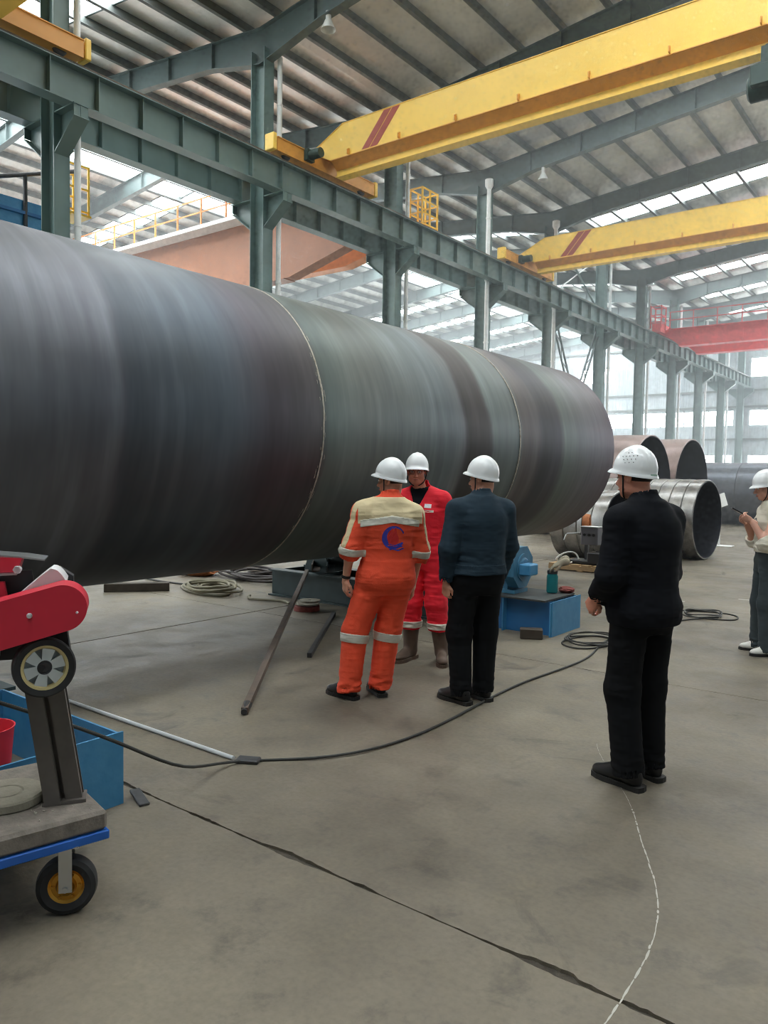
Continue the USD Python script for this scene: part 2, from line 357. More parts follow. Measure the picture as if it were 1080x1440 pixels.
# walls with window bands
def wall_material():
    n = {'g': ('geometry', {}), 'sx': ('separate_xyz', {}), 'a': ('math', {'math_type': 'add'}), 'c': ('combine_xyz', {}),
         'w': ('wave_texture', {'wave_type': 'bands', 'bands_direction': 'x', 'profile': 'sine', 'scale': 1.6, 'distortion': 0.0, 'detail': 0.0}),
         'n': ('noise_texture', {'scale': 0.6, 'detail': 4.0}), 'r': ('rgb_ramp', {'ramp': [(0.3, lin((150, 160, 166))), (0.7, lin((172, 180, 184)))]}),
         'b': ('bump', {'strength': 0.6, 'distance': 0.03}), 'p': ('principled_bsdf', {'roughness': 0.5})}
    l = [('g.position', 'sx.vector'), ('sx.x', 'a.value1'), ('sx.y', 'a.value2'), ('a.value', 'c.x'), ('c.vector', 'w.vector'), ('g.position', 'n.vector'),
         ('n.fac', 'r.fac'), ('r.color', 'p.base_color'), ('w.fac', 'b.height'), ('b.normal', 'p.normal')]
    MATS['cladding'] = usdkit.material(stage, '/World/Looks/cladding', n, l, surface='p.BSDF')
wall_material()
simple('window_frame', (176, 186, 190), 0.4)
def wall(name, along, c, a0, a1, holes, zt=15.6, inner=1):
    """a clad wall in the plane along='x' (y=c) or 'y' (x=c), pierced by holes (a0,a1,z0,z1); inner: which way the room lies"""
    P = sbox(a0, -0.1, a1, zt)
    for h in holes: P = P.difference(sbox(h[0], h[2], h[1], h[3]))
    T = XZ(c + .05) if along == 'x' else YZ(c - .05)
    w = struct(name, MB().prism(P, 0.1, T), 'cladding')
    # girts
    z = 0.9
    while z < 13.6:
        if not any(h[2] - .05 < z < h[3] + .05 for h in holes):
            m = MB()
            ctr = ((a0 + a1) / 2, c - inner * -0.12, z) if along == 'x' else (c + inner * 0.12, (a0 + a1) / 2, z)
            m.box(ctr, (a1 - a0, 0.1, 0.16) if along == 'x' else (0.1, a1 - a0, 0.16)); obj('girt', m, 'purlin_steel', w, smooth=False)
        z += 1.35
    for h in holes:
        fr = MB(); L = h[1] - h[0]; n = max(1, round(L / 2.0)); cz = (h[2] + h[3]) / 2; hz = h[3] - h[2]
        def bx(a, z, sa, sz, d=0.08):
            fr.box((a, c, z) if along == 'x' else (c, a, z), (sa, d, sz) if along == 'x' else (d, sa, sz))
        for k in range(n + 1): bx(h[0] + L * k / n, cz, 0.06, hz)
        for z_ in (h[2] + .03, h[3] - .03): bx((h[0] + h[1]) / 2, z_, L, 0.06)
        pane = MB().box(((h[0] + h[1]) / 2, c, cz) if along == 'x' else (c, (h[0] + h[1]) / 2, cz), (L, 0.012, hz) if along == 'x' else (0.012, L, hz))
        window(pane, 'window_light', fr, 'window_frame')
    return w
bands = lambda a, b: [(a, b, 2.3, 3.65), (a, b, 6.05, 7.4)]
wall('wall_end', 'x', Y1 + .1, X0 - .5, X1 + .5, [(-39, -16.6, 2.3, 3.65), (-15.4, 7, 2.3, 3.65), (-39, -16.6, 6.05, 7.4), (-15.4, 7, 6.05, 7.4), (-30.4, -27.0, 10.3, 11.65), (-15.4, -9.0, 10.05, 11.7), (-7, 2, 10.05, 11.7)], inner=-1)
wall('wall_back', 'x', Y0 - .1, X0 - .5, X1 + .5, [(-30, -24, 6.05, 7.4)], inner=1)
wall('wall_left', 'y', X0 - .4, Y0 - .5, Y1 + .5, bands(Y0 + 1, Y1 - 1), inner=1)
wall('wall_right', 'y', X1 + .4, Y0 - .5, Y1 + .5, [(20, Y1 - 1, 6.05, 7.4)], inner=-1)

# steel columns
simple('column_paint', (98, 120, 118), 0.42, var=0.12, scale=1.0, rvar=0.08)
def column_parts(t, x, y, zt=13.05, both=True, dx=0.0):
    sh = MB().box((x, y, zt / 2 + .02), (0.5, 0.016, zt - .04)).box((x - .25, y, zt / 2 + .02), (0.024, 0.36, zt - .04)).box((x + .25, y, zt / 2 + .02), (0.024, 0.36, zt - .04))
    obj('shaft', sh, 'column_paint', t, smooth=False)
    obj('base_plate', MB().box((x, y, .015), (0.7, 0.55, 0.03)), 'column_paint', t, smooth=False)
    for s in ((-1, 1) if both else ((1,) if x < -20 else (-1,))):
        P = [(x + s * .25, 8.25), (x + s * .25, 9.1), (x + s * 1.02, 9.1), (x + s * 1.02, 8.85)]
        m = MB().prism(P[::-1] if s < 0 else P, 0.02, XZ(y + .01)).box((x + s * .64, y, 9.085), (0.78, 0.34, 0.026))
        m.bar((x + s * .25, y, 8.25), (x + s * 1.02, y, 8.84), 0.34, 0.022).box((x + s * 1.0, y, 8.97), (0.02, 0.32, 0.24))
        obj('corbel', m, 'column_paint', t, smooth=False)
ORD = {9: 'first', 15: 'second', 21: 'third', 27: 'fourth', 33: 'fifth', 39: 'sixth', 45: 'seventh', 51: 'eighth', 57: 'ninth', 63: 'tenth', 69: 'eleventh'}
for y in FRAMES:
    if y < 9: continue
    yy = y
    if y in (9, 15): lab = 'grey green steel column at the far left, above the blue platform' if y == 9 else 'large grey green steel column rising behind the left part of the big pipe'
    else: lab = '%s grey green steel column from the left in the row behind the big pipe' % ORD[y]
    t = thing('steel_column', lab, 'column', (-16, yy, 0), group=None)
    column_parts(t, -16.0, yy)
for y in (33, 39, 45, 51, 57, 63):
    t = thing('steel_column', 'slim grey steel column of the far side row by the end wall, partly hidden', 'column', (-39.6, y, 0), group='columns along the far side wall')
    column_parts(t, -39.6, y, both=False)

# runway beams carried by the corbels
def runway(x, label):
    t = thing('runway_beam', label, 'crane runway beam', (x, 0, 9.1))
    ya, yb = -13.4, 68.3; L = yb - ya; c = (ya + yb) / 2
    obj('web', MB().box((x, c, 9.48), (0.016, L, 0.72)), 'paint_green', t, smooth=False)
    obj('top_flange', MB().box((x, c, 9.85), (0.40, L, 0.026)), 'paint_green', t, smooth=False)
    obj('bottom_flange', MB().box((x, c, 9.112), (0.34, L, 0.024)), 'paint_green', t, smooth=False)
    obj('rail', MB().box((x, c, 9.875), (0.12, L, 0.02)).box((x, c, 9.925), (0.03, L, 0.08)).box((x, c, 9.975), (0.07, L, 0.03)), 'rust_steel', t, smooth=False)
    y = 8.37 - 20 * 1.085
    while y < yb:
        if y > ya: obj('stiffener', MB().box((x, y, 9.48), (0.30, 0.018, 0.72)), 'paint_green', t, smooth=False)
        y += 1.085
    return t
runway(-15.2, 'long grey green crane runway beam with rail carrying the yellow cranes')
runway(-16.8, 'lower looking grey green runway beam on the far side of the columns')

# rain downpipes in front of the columns
def downpipe(x, y, zt, funnel, label, r=0.06):
    t = thing('downpipe', label, 'drain pipe', (x, y, 0))
    obj('pipe', MB().cyl((x, y, 0.0), (x, y, zt), r, n=14), 'white_pvc', t)
    if funnel: obj('funnel', MB().cyl((x, y, zt - .02), (x, y, zt + .12), r, r * 2.0, n=14).cyl((x, y, zt + .12), (x, y, zt + .35), r * 2.0, n=14), 'white_pvc', t)
    z = 2.0
    while z < zt - 1:
        obj('clamp', MB().cyl((x, y, z), (x, y, z + .05), r * 1.25, n=12), 'white_pvc', t); z += 2.4
for y in (9, 15, 21): downpipe(-15.62, y + .29, 12.9, False, 'white drain pipe beside the %s steel column from the left' % ORD[y], 0.07)
for y in (27, 33): downpipe(-15.62, y - .34, 12.75, True, 'white drain pipe with a funnel top on the %s steel column from the left' % ORD[y], 0.085)
for y in (39, 45, 51, 57, 63): downpipe(-15.62, y + .28, 12.7, False, 'thin white drain pipe on the %s steel column from the left' % ORD[y], 0.07)

# bracing between the fifth and sixth columns
t = thing('column_bracing', 'crossed lattice bracing between the fifth and sixth columns below the runway beam', 'bracing', (-16, 36, 0))
for (ya, za), (yb, zb) in (((33.3, 9.0), (38.7, 0.6)), ((38.7, 9.0), (33.3, 0.6))):
    m = MB(); d = np.array([0, yb - ya, zb - za]); d /= np.linalg.norm(d); q = np.cross(d, (1, 0, 0)) * 0.18; dx = 0.06 if ya < 36 else -0.06
    A, B = np.array([-16 + dx, ya, za]), np.array([-16 + dx, yb, zb])
    for s in (-1, 1): m.bar(A + s * q, B + s * q, 0.07, 0.07)
    n = 14
    for k in range(n): p0 = A + (B - A) * k / n; p1 = A + (B - A) * (k + 1) / n; sg = 1 if k % 2 else -1; m.bar(p0 + sg * q, p1 - sg * q, 0.03, 0.03)
    obj('brace', m, 'paint_green_dark', t, smooth=False)
t = thing('rod_bracing', 'crossed thin bracing rods above the runway beam beside the second yellow crane', 'bracing', (-16, 36, 9.9))
obj('rod', MB().cyl((-15.95, 33.1, 13.0), (-15.95, 38.9, 9.95), 0.05, n=8), 'paint_green', t)
obj('rod', MB().cyl((-16.05, 38.9, 13.0), (-16.05, 33.1, 9.95), 0.035, n=8), 'white_pvc', t)

# high bay lamps under the rafters
simple('lamp_shell', (205, 208, 206), 0.35, var=0.03)
for i, (x, y, z, lab) in enumerate(((-13.6, 15.0, 13.1, 'small white bell lamp hanging under the roof beam left of the first yellow crane'), (-13.5, 27.0, 13.0, 'small white bell lamp hanging under the roof beam between the yellow cranes'))):
    t = thing('bay_lamp', lab, 'lamp', (x, y, z))
    obj('shade', MB().lathe([(.05, .0), (.09, -.02), (.13, -.12), (.2, -.26), (.19, -.26), (.12, -.12), (.05, -.03)], (x, y, z), n=20), 'lamp_shell', t)
    obj('housing', MB().cyl((x, y, z - .02), (x, y, z + .2), 0.07, n=14), 'lamp_shell', t)
    obj('rod', MB().cyl((x, y, z + .2), (x, y, roofz(x) - .95), 0.02, n=8), 'dark_steel', t)

# thin dust haze hanging in the far part of the hall
usdkit.material(stage, '/World/Looks/haze', {'v': ('principled_volume', {'color': (0.93, 0.97, 1.0), 'density': HAZE, 'anisotropy': 0.3})}, [], volume='v.volume')
if HAZE > 0:
    obj('air_haze', MB().box(((X0 + X1) / 2, (13.0 + Y1) / 2, 6.9), (X1 - X0 - .2, Y1 - 13.0 - .2, 13.7)), '/World/Looks/haze', None, kind='structure', smooth=False)
# ------------------------------------------------------------------ overhead cranes
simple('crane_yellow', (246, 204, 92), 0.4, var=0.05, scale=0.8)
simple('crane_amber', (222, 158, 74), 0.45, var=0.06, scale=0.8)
def lathe_wheel(m, c, r, w, axis): m.lathe([(0, -w / 2), (r * .8, -w / 2), (r, -w * .3), (r, w * .3), (r * .8, w / 2), (0, w / 2)], c, axis, n=24)
def yellow_crane(y, label, hoist=True):
    """single girder travelling crane whose girder has its middle at y"""
    t = thing('overhead_crane', label, 'overhead crane', (-15.2, y, 9.99), group=None)
    xr = 7.2; yf = y - 0.38
    # welded box: webs, bottom plates drawn in to the hoist beam
    side = [(-15.42, 10.62), (-14.66, 10.27), (xr - .4, 10.27), (xr, 10.6), (xr - 1.1, 11.16), (-14.25, 11.16)]
    for s, nm in ((-1, 'girder_web'), (1, 'girder_web')):
        obj(nm, MB().prism(side, 0.014, XZ(y + s * .373 + .007)), 'crane_yellow', t, smooth=False)
    top = MB().bar((-15.45, y, 10.61), (-14.25, y, 11.165), 0.80, 0.014).bar((-14.25, y, 11.167), (xr - 1.1, y, 11.167), 0.80, 0.016).bar((xr - 1.1, y, 11.165), (xr, y, 10.61), 0.80, 0.014)
    obj('girder_top_plate', top, 'crane_yellow', t, smooth=False)
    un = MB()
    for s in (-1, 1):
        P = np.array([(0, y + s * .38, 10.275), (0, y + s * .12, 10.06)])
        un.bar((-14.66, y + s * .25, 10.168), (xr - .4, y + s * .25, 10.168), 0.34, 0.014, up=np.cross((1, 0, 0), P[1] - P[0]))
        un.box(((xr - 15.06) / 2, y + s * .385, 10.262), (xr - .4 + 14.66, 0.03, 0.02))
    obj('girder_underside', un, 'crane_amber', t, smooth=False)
    ib = MB().box(((xr - 15.06) / 2, y, 9.995), (xr - .4 + 14.66, 0.24, 0.20)).box(((xr - 15.06) / 2, y, 9.885), (xr - .4 + 14.66, 0.32, 0.026))
    obj('hoist_beam', ib, 'crane_yellow', t, smooth=False)
    for x0, dx in ((-13.55, 0), (-13.27, 0.0)):
        w = 0.25
        obj('warning_stripe', MB().prism([(x0, 10.30), (x0 + w, 10.30), (x0 + w + .74, 11.14), (x0 + .74, 11.14)], 0.006, XZ(yf - .001)), 'maroon_paint', t, smooth=False)
    x = -14.0
    while x < 6.5:
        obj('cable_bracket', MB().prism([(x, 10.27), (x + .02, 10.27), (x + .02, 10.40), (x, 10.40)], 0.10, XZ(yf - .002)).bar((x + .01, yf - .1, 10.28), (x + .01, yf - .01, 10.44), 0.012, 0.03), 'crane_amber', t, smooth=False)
        x += 1.72
    for xs in (-15.2, 7.2):
        ec = MB().box((xs, y, 10.26), (0.30, 4.1, 0.34)).box((xs, y, 10.44), (0.36, 4.1, 0.02))
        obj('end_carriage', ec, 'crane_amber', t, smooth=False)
        for s in (-1, 1):
            obj('bumper', MB().box((xs, y + s * 2.15, 10.30), (0.34, 0.14, 0.44), bev=.02), 'crane_yellow', t, smooth=False)
            m = MB(); lathe_wheel(m, (xs, y + s * 1.6, 10.14), 0.15, 0.12, (1, 0, 0)); obj('wheel', m, 'dark_steel', t)
    obj('drive_motor', MB().cyl((-14.95, y - .9, 10.3), (-14.55, y - .9, 10.3), 0.13, n=16).box((-15.0, y - .9, 10.3), (0.16, 0.3, 0.3)), 'hoist_green', t)
    return t
def hoist(x, y, label):
    t = thing('electric_hoist', label, 'hoist', (x, y, 9.2))
    obj('drum', MB().lathe([(0, 0), (.2, 0), (.25, .04), (.25, .42), (.28, .46), (.28, .54), (.23, .6), (.23, 1.15), (.19, 1.22), (0, 1.22)], (x, y, 9.28), (1, 0, 0), n=28), 'hoist_green', t)
    for xx in (x + .35, x + .85):
        tr = MB()
        for s in (-1, 1):
            tr.box((xx, y + s * .2, 9.72), (0.2, 0.02, 0.5)); lathe_wheel(tr, (xx, y + s * .165, 9.955), 0.05, 0.05, (0, 1, 0))
        tr.box((xx, y, 9.53), (0.06, 0.4, 0.06)); obj('trolley', tr, 'hoist_green', t)
    obj('control_box', MB().box((x + .3, y - .36, 9.35), (0.36, 0.18, 0.4), bev=.02), 'hoist_green', t, smooth=False)
    hk = MB().cyl((x + .7, y - .05, 9.05), (x + .7, y - .05, 7.9), 0.012, n=8).cyl((x + .8, y + .05, 9.05), (x + .8, y + .05, 7.9), 0.012, n=8)
    obj('rope', hk, 'dark_steel', t)
    obj('hook', MB().box((x + .75, y, 7.8), (0.2, 0.12, 0.26), bev=.03).tube([(x + .75, y, 7.68), (x + .75, y, 7.6), (x + .83, y, 7.53), (x + .8, y, 7.43), (x + .7, y, 7.43), (x + .66, y, 7.5)], 0.028), 'yellow_paint', t)
yellow_crane(7.05, 'nearest yellow crane, only its end and dark underside showing in the top left corner')
yellow_crane(16.72, 'large yellow travelling crane with a maroon slanted stripe across the upper picture')
yellow_crane(29.16, 'smaller looking yellow travelling crane with maroon stripe farther down the hall')
hoist(-3.95, 16.72, 'dark green electric hoist hanging under the large yellow crane at the right edge')

# red double girder crane
t = thing('overhead_crane', 'red double girder crane with handrail near the far end wall', 'overhead crane', (-15.2, 48, 9.99))
for yg in (46.4, 49.8):
    obj('girder', MB().box((-3.7, yg, 9.72), (20.9, 0.55, 0.86)), 'crane_red', t, smooth=False)
    obj('girder_flange', MB().box((-3.7, yg, 9.28), (20.9, 0.66, 0.03)).box((-3.7, yg, 10.16), (20.9, 0.66, 0.03)), 'crane_red', t, smooth=False)
    obj('girder_end', MB().prism([(-15.3, 10.1), (-14.9, 9.98), (-14.1, 9.3), (-14.1, 10.15), (-15.3, 10.3)], 0.55, XZ(yg + .275)), 'crane_red', t, smooth=False)
    for k in range(9):
        obj('rib', MB().box((-13 + 2.3 * k, yg - .285, 9.72), (0.05, 0.02, 0.84)), 'crane_red', t, smooth=False)
obj('end_carriage', MB().box((-15.2, 48.1, 10.3), (0.5, 5.6, 0.5)).box((-15.2, 48.1, 10.05), (0.2, 5.0, 0.12)), 'crane_red', t, smooth=False)
rl = MB()
for k in range(17): rl.box((-14.6 + 1.3 * k, 45.85, 10.7), (0.05, 0.05, 1.05))
for z in (10.75, 11.2): rl.box((-4.2, 45.85, z), (20.9, 0.05, 0.05))
obj('handrail', rl, 'crane_red', t, smooth=False)
obj('walkway', MB().box((-4.2, 45.9, 10.19), (20.9, 0.7, 0.03)), 'crane_red', t, smooth=False)
cg = MB()
for x in (-15.5, -14.9):
    for yy in (45.2, 46.0): cg.box((x, yy, 10.9), (0.06, 0.06, 1.3))
for z in (10.6, 11.0, 11.5):
    for yy in (45.2, 46.0): cg.box((-15.2, yy, z), (0.6, 0.05, 0.05))
    for x in (-15.5, -14.9): cg.box((x, 45.6, z), (0.05, 0.8, 0.05))
obj('ladder_cage', cg, 'crane_red', t, smooth=False)

# orange double girder crane of the neighbouring bay
t = thing('overhead_crane', 'orange brown double girder crane beyond the columns, above the big pipe', 'overhead crane', (-16.8, 21, 9.99))
P = [(-17.25, 9.42), (-17.25, 10.4), (-18.0, 10.95), (-39.2, 10.95), (-39.2, 9.4), (-36.5, 8.67), (-20.2, 8.67)]
obj('girder', MB().prism(P, 0.5, XZ(20.8)), 'brown_orange_paint', t, smooth=False)
obj('girder_flange', MB().box((-28.6, 20.55, 8.655), (16.4, 0.6, 0.03)).box((-28.6, 20.55, 10.965), (21.4, 0.62, 0.03)), 'brown_orange_paint', t, smooth=False)
P2 = [(-17.4, 9.7), (-17.4, 10.3), (-18.4, 11.0), (-39.2, 11.0), (-39.2, 9.7), (-37, 9.32), (-19.2, 9.32)]
obj('girder', MB().prism(P2, 0.5, XZ(22.7)), 'orange_paint', t, smooth=False)
obj('end_carriage', MB().box((-16.9, 21.6, 10.3), (0.4, 5.6, 0.45)).box((-16.8, 21.6, 10.06), (0.1, 4.6, 0.14)), 'orange_paint', t, smooth=False)
obj('bumper', MB().box((-16.9, 24.55, 10.3), (0.4, 0.3, 0.5)), 'yellow_paint', t, smooth=False)
wk = MB().box((-28.6, 19.95, 10.99), (21.0, 0.7, 0.05)).box((-28.6, 19.6, 11.04), (21.0, 0.03, 0.15)); obj('walkway', wk, 'white_paint', t, smooth=False)
rl = MB()
for k in range(15): rl.box((-38.8 + 1.45 * k, 19.62, 11.55), (0.05, 0.05, 1.1))
for z in (11.6, 12.1): rl.box((-28.6, 19.62, z), (21.0, 0.04, 0.04))
obj('handrail', rl, 'orange_paint', t, smooth=False)
cg = MB()
for yy in (23.75, 24.25, 24.75):
    for x in (-17.3, -16.75): cg.box((x, yy, 11.35), (0.06, 0.06, 1.75))
for z in (10.9, 11.3, 11.75, 12.2):
    for x in (-17.3, -16.75): cg.box((x, 24.25, z), (0.05, 1.0, 0.05))
    for yy in (23.75, 24.75): cg.box((-17.02, yy, z), (0.55, 0.05, 0.05))
obj('ladder_cage', cg, 'yellow_paint', t, smooth=False)

# blue service platform with its yellow cage at the far left
t = thing('service_platform', 'blue steel service platform with yellow railing behind the leftmost column', 'platform', (-18, 8, 6.4))
obj('side_panel', MB().box((-18.05, 7.3, 7.15), (0.1, 6.2, 1.4)), 'blue_worn', t, smooth=False)
obj('side_panel', MB().box((-19.75, 7.3, 7.15), (0.1, 6.2, 1.4)), 'blue_worn', t, smooth=False)
obj('end_panel', MB().box((-18.9, 10.38, 7.15), (1.8, 0.06, 1.4)), 'blue_worn', t, smooth=False)
obj('deck', MB().box((-18.9, 7.3, 6.5), (1.8, 6.2, 0.1)), 'blue_paint', t, smooth=False)
obj('ledge', MB().box((-17.98, 7.3, 7.55), (0.14, 6.2, 0.07)).box((-17.98, 7.3, 7.05), (0.14, 6.2, 0.07)), 'blue_paint', t, smooth=False)
for yy in (9.05, 4.6): obj('bracket_arm', MB().bar((-16.26, yy, 6.62), (-19.7, yy, 6.62), 0.12, 0.2).bar((-16.27, yy, 5.4), (-18.6, yy, 6.52), 0.08, 0.08), 'paint_green_dark', t, smooth=False)
cg = MB()
for yy in (10.25, 10.45, 10.68, 11.0):
    for x in (-18.0, -18.7): cg.box((x, yy, 8.5), (0.045, 0.045, 1.25))
for z in (8.0, 8.55, 9.1):
    for x in (-18.0, -18.7): cg.box((x, 10.62, z), (0.04, 0.8, 0.04))
cg.box((-18.35, 10.5, 7.9), (0.8, 1.1, 0.05)).box((-18.35, 10.2, 7.87), (0.8, .6, 0.05))
obj('railing', cg, 'yellow_paint', t, smooth=False)
obj('handrail', MB().cyl((-17.95, 8.3, 8.05), (-17.95, 10.6, 8.9), 0.05, n=10).cyl((-17.95, 8.2, 7.8), (-17.95, 8.2, 8.5), 0.04, n=8).cyl((-17.95, 9.35, 6.6), (-17.95, 9.35, 8.45), 0.05, n=8), 'dark_steel', t)
# ------------------------------------------------------------------ people: signed distance bodies, meshed by marching tetrahedra
TETS = np.array([(0, 5, 1, 6), (0, 1, 2, 6), (0, 2, 3, 6), (0, 3, 7, 6), (0, 7, 4, 6), (0, 4, 5, 6)])
CORN = np.array([(0, 0, 0), (1, 0, 0), (1, 1, 0), (0, 1, 0), (0, 0, 1), (1, 0, 1), (1, 1, 1), (0, 1, 1)])
def march(f, lo, hi, h, smooth=2, detail=0.0):
    """triangles of the zero level of f inside the box lo..hi at the grid step h"""
    lo, hi = np.asarray(lo, float), np.asarray(hi, float); C = 4
    n = np.ceil((hi - lo) / (h * C)).astype(int) + 1
    ax = [lo[k] + np.arange(n[k]) * h * C for k in range(3)]
    G = np.stack(np.meshgrid(*ax, indexing='ij'), -1); D = f(G.reshape(-1, 3)).reshape(n)
    cell = np.zeros(n - 1, bool); thr = h * C * 1.9
    for c in CORN: cell |= np.abs(D[c[0]:n[0] - 1 + c[0], c[1]:n[1] - 1 + c[1], c[2]:n[2] - 1 + c[2]]) < thr
    N = (n - 1) * C + 1
    V = np.repeat(np.repeat(np.repeat(D[:-1, :-1, :-1], C, 0), C, 1), C, 2)
    V = np.pad(V, ((0, 1),) * 3, mode='edge'); V = np.where(V > 0, 1.0, -1.0)
    M = np.repeat(np.repeat(np.repeat(cell, C, 0), C, 1), C, 2); need = np.zeros(N, bool)
    for c in CORN: need[c[0]:N[0] - 1 + c[0], c[1]:N[1] - 1 + c[1], c[2]:N[2] - 1 + c[2]] |= M
    idx = np.argwhere(need); V[need] = f(lo + idx * h)
    V[np.abs(V) < 1e-7] = 1e-7
    S = V > 0; mix = np.zeros(N - 1, bool); first = S[:-1, :-1, :-1]
    for c in CORN[1:]: mix |= S[c[0]:N[0] - 1 + c[0], c[1]:N[1] - 1 + c[1], c[2]:N[2] - 1 + c[2]] != first
    base = np.argwhere(mix & M)
    lin_ = lambda q: (q[..., 0] * N[1] + q[..., 1]) * N[2] + q[..., 2]
    ids = lin_(base[:, None, :] + CORN[None])                      # cells x 8
    Vf = V.ravel(); tris = []
    T = ids[:, TETS].reshape(-1, 4); s = Vf[T] < 0; cnt = s.sum(1)
    def edge(a, b): return np.stack([np.minimum(a, b), np.maximum(a, b)], -1)
    def coords(i): return np.stack(np.unravel_index(i, N), -1)
    out = []
    for want in (1, 3):
        t = T[cnt == want]; q = s[cnt == want] if want == 1 else ~s[cnt == want]
        k = q.argmax(1); a = t[np.arange(len(t)), k]; o = np.array([[1, 2, 3], [0, 2, 3], [0, 1, 3], [0, 1, 2]])[k]
        b = np.take_along_axis(t, o, 1); out.append((np.stack([edge(a, b[:, 0]), edge(a, b[:, 1]), edge(a, b[:, 2])], 1)))
    t = T[cnt == 2]; q = s[cnt == 2]; order = np.argsort(~q, 1, kind='stable'); t = np.take_along_axis(t, order, 1)
    e = [edge(t[:, 0], t[:, 2]), edge(t[:, 0], t[:, 3]), edge(t[:, 1], t[:, 3]), edge(t[:, 1], t[:, 2])]
    out.append(np.stack([e[0], e[1], e[2]], 1)); out.append(np.stack([e[0], e[2], e[3]], 1))
    E_ = np.concatenate(out); key = E_[..., 0] * np.int64(np.prod(N)) + E_[..., 1]
    u, inv = np.unique(key.ravel(), return_inverse=True); a, b = u // np.int64(np.prod(N)), u % np.int64(np.prod(N))
    va, vb = Vf[a], Vf[b]; w = np.clip(va / (va - vb), 0.04, 0.96)
    v = lo + h * (coords(a) * (1 - w)[:, None] + coords(b) * w[:, None]); F = inv.reshape(-1, 3)
    # orient every triangle along the gradient
    c = v[F].mean(1); nrm = np.cross(v[F[:, 1]] - v[F[:, 0]], v[F[:, 2]] - v[F[:, 0]])
    inside = np.where(va[F] < 0, 1, 0)
    pa, pb = lo + h * coords(a), lo + h * coords(b)
    g = ((pb - pa) * np.where(vb > va, 1, -1)[:, None])[F].sum(1)
    flip = (nrm * g).sum(1) < 0; F[flip] = F[flip][:, ::-1]
    m = trimesh.Trimesh(v, F, process=False)
    if smooth: trimesh.smoothing.filter_taubin(m, lamb=0.5, nu=0.53, iterations=smooth * 2)
    return m

def cone(P, a, b, ra, rb):
    a, b = np.asarray(a, float), np.asarray(b, float); d = b - a; t = np.clip(((P - a) @ d) / (d @ d), 0, 1)
    return np.linalg.norm(P - a - t[:, None] * d, axis=1) - (ra + (rb - ra) * t)
def ell(P, c, r):
    r = np.asarray(r, float); q = (P - np.asarray(c, float)) / r; k = np.linalg.norm(q, axis=1); g = np.linalg.norm(q / r, axis=1) + 1e-9
    return k * (k - 1) / g
def smin(a, b, k):
    h = np.clip(0.5 + 0.5 * (b - a) / k, 0, 1); return b + (a - b) * h - k * h * (1 - h)
def smax(a, b, k): return -smin(-a, -b, k)
def union(ds, k):
    o = ds[0]
    for d in ds[1:]: o = smin(o, d, k)
    return o
def loft(P, keys, p=2.3):
    """solid of stacked superellipses: keys of (z, cx, cy, rx, ry)"""
    K = np.asarray(keys, float); z = P[:, 2]; zc = np.clip(z, K[0, 0], K[-1, 0])
    from scipy.interpolate import PchipInterpolator
    I = PchipInterpolator(K[:, 0], K[:, 1:])(zc); cx, cy, rx, ry = I.T
    q = (np.abs((P[:, 0] - cx) / rx) ** p + np.abs((P[:, 1] - cy) / ry) ** p) ** (1 / p)
    d = (q - 1) * np.minimum(rx, ry); dz = np.maximum(K[0, 0] - z, z - K[-1, 0])
    return np.where(dz > 0, np.sqrt(np.maximum(d, 0) ** 2 + np.maximum(dz, 0) ** 2), np.maximum(d, dz))
def rz(v, a):
    c, s = math.cos(a), math.sin(a); v = np.asarray(v, float); return np.stack([v[..., 0] * c - v[..., 1] * s, v[..., 0] * s + v[..., 1] * c, v[..., 2]], -1)
def folds(P, seed, sc=(9, 9, 22)):
    n1 = meshkit.noise(P * np.array(sc), seed); n2 = meshkit.noise(P * np.array(sc) * 2.1, seed + 7)
    return (1 - np.abs(2 * n1 - 1)) * 0.7 + (1 - np.abs(2 * n2 - 1)) * 0.3 - 0.55

simple('skin', (206, 148, 122), 0.5, var=0.07, scale=14, obj=True)
simple('skin_red', (212, 142, 118), 0.5, var=0.08, scale=14, obj=True)
simple('skin_light', (212, 160, 140), 0.5, var=0.06, scale=14, obj=True)
simple('hair_black', (26, 24, 24), 0.55, var=0.2, scale=60, obj=True)
simple('helmet_white', (236, 238, 240), 0.28, var=0.015, obj=True, coat=0.3)
simple('strap_black', (28, 28, 30), 0.7)
simple('strap_green', (120, 150, 132), 0.7)
simple('orange_cloth', (232, 78, 46), 0.85, var=0.07, scale=9, obj=True, bump=0.15, bscale=300)
simple('cream_cloth', (218, 200, 160), 0.85, var=0.05, scale=9, obj=True)
simple('silver_tape', (206, 202, 190), 0.5, 0.1, var=0.04, scale=20, obj=True)
simple('red_cloth', (222, 26, 46), 0.85, var=0.07, scale=9, obj=True)
simple('black_cloth', (17, 19, 25), 0.9, var=0.12, scale=9, spec=.2, obj=True)
simple('trouser_black', (16, 17, 20), 0.9, spec=.2, var=0.12, scale=9, obj=True)
simple('teal_cloth', (36, 52, 64), 0.85, spec=.25, var=0.10, scale=7, obj=True)
simple('trouser_grey', (52, 62, 66), 0.85, var=0.12, scale=7, obj=True)
simple('cream_tee', (214, 208, 192), 0.85, var=0.05, scale=8, obj=True)
simple('shoe_leather', (24, 23, 24), 0.4, var=0.15, obj=True)
simple('boot_brown', (92, 74, 62), 0.7, var=0.15, scale=12, obj=True)
simple('sole_dark', (34, 32, 31), 0.7)
simple('canvas_white', (222, 220, 214), 0.7)
simple('eye_white', (214, 210, 206), 0.3); simple('iris', (34, 24, 20), 0.25); simple('lip', (160, 92, 84), 0.5)
simple('emblem_blue', (58, 60, 170), 0.7); simple('emblem_red', (206, 40, 40), 0.7); simple('print_dark', (74, 76, 84), 0.8)
simple('tag_white', (226, 228, 234), 0.6)
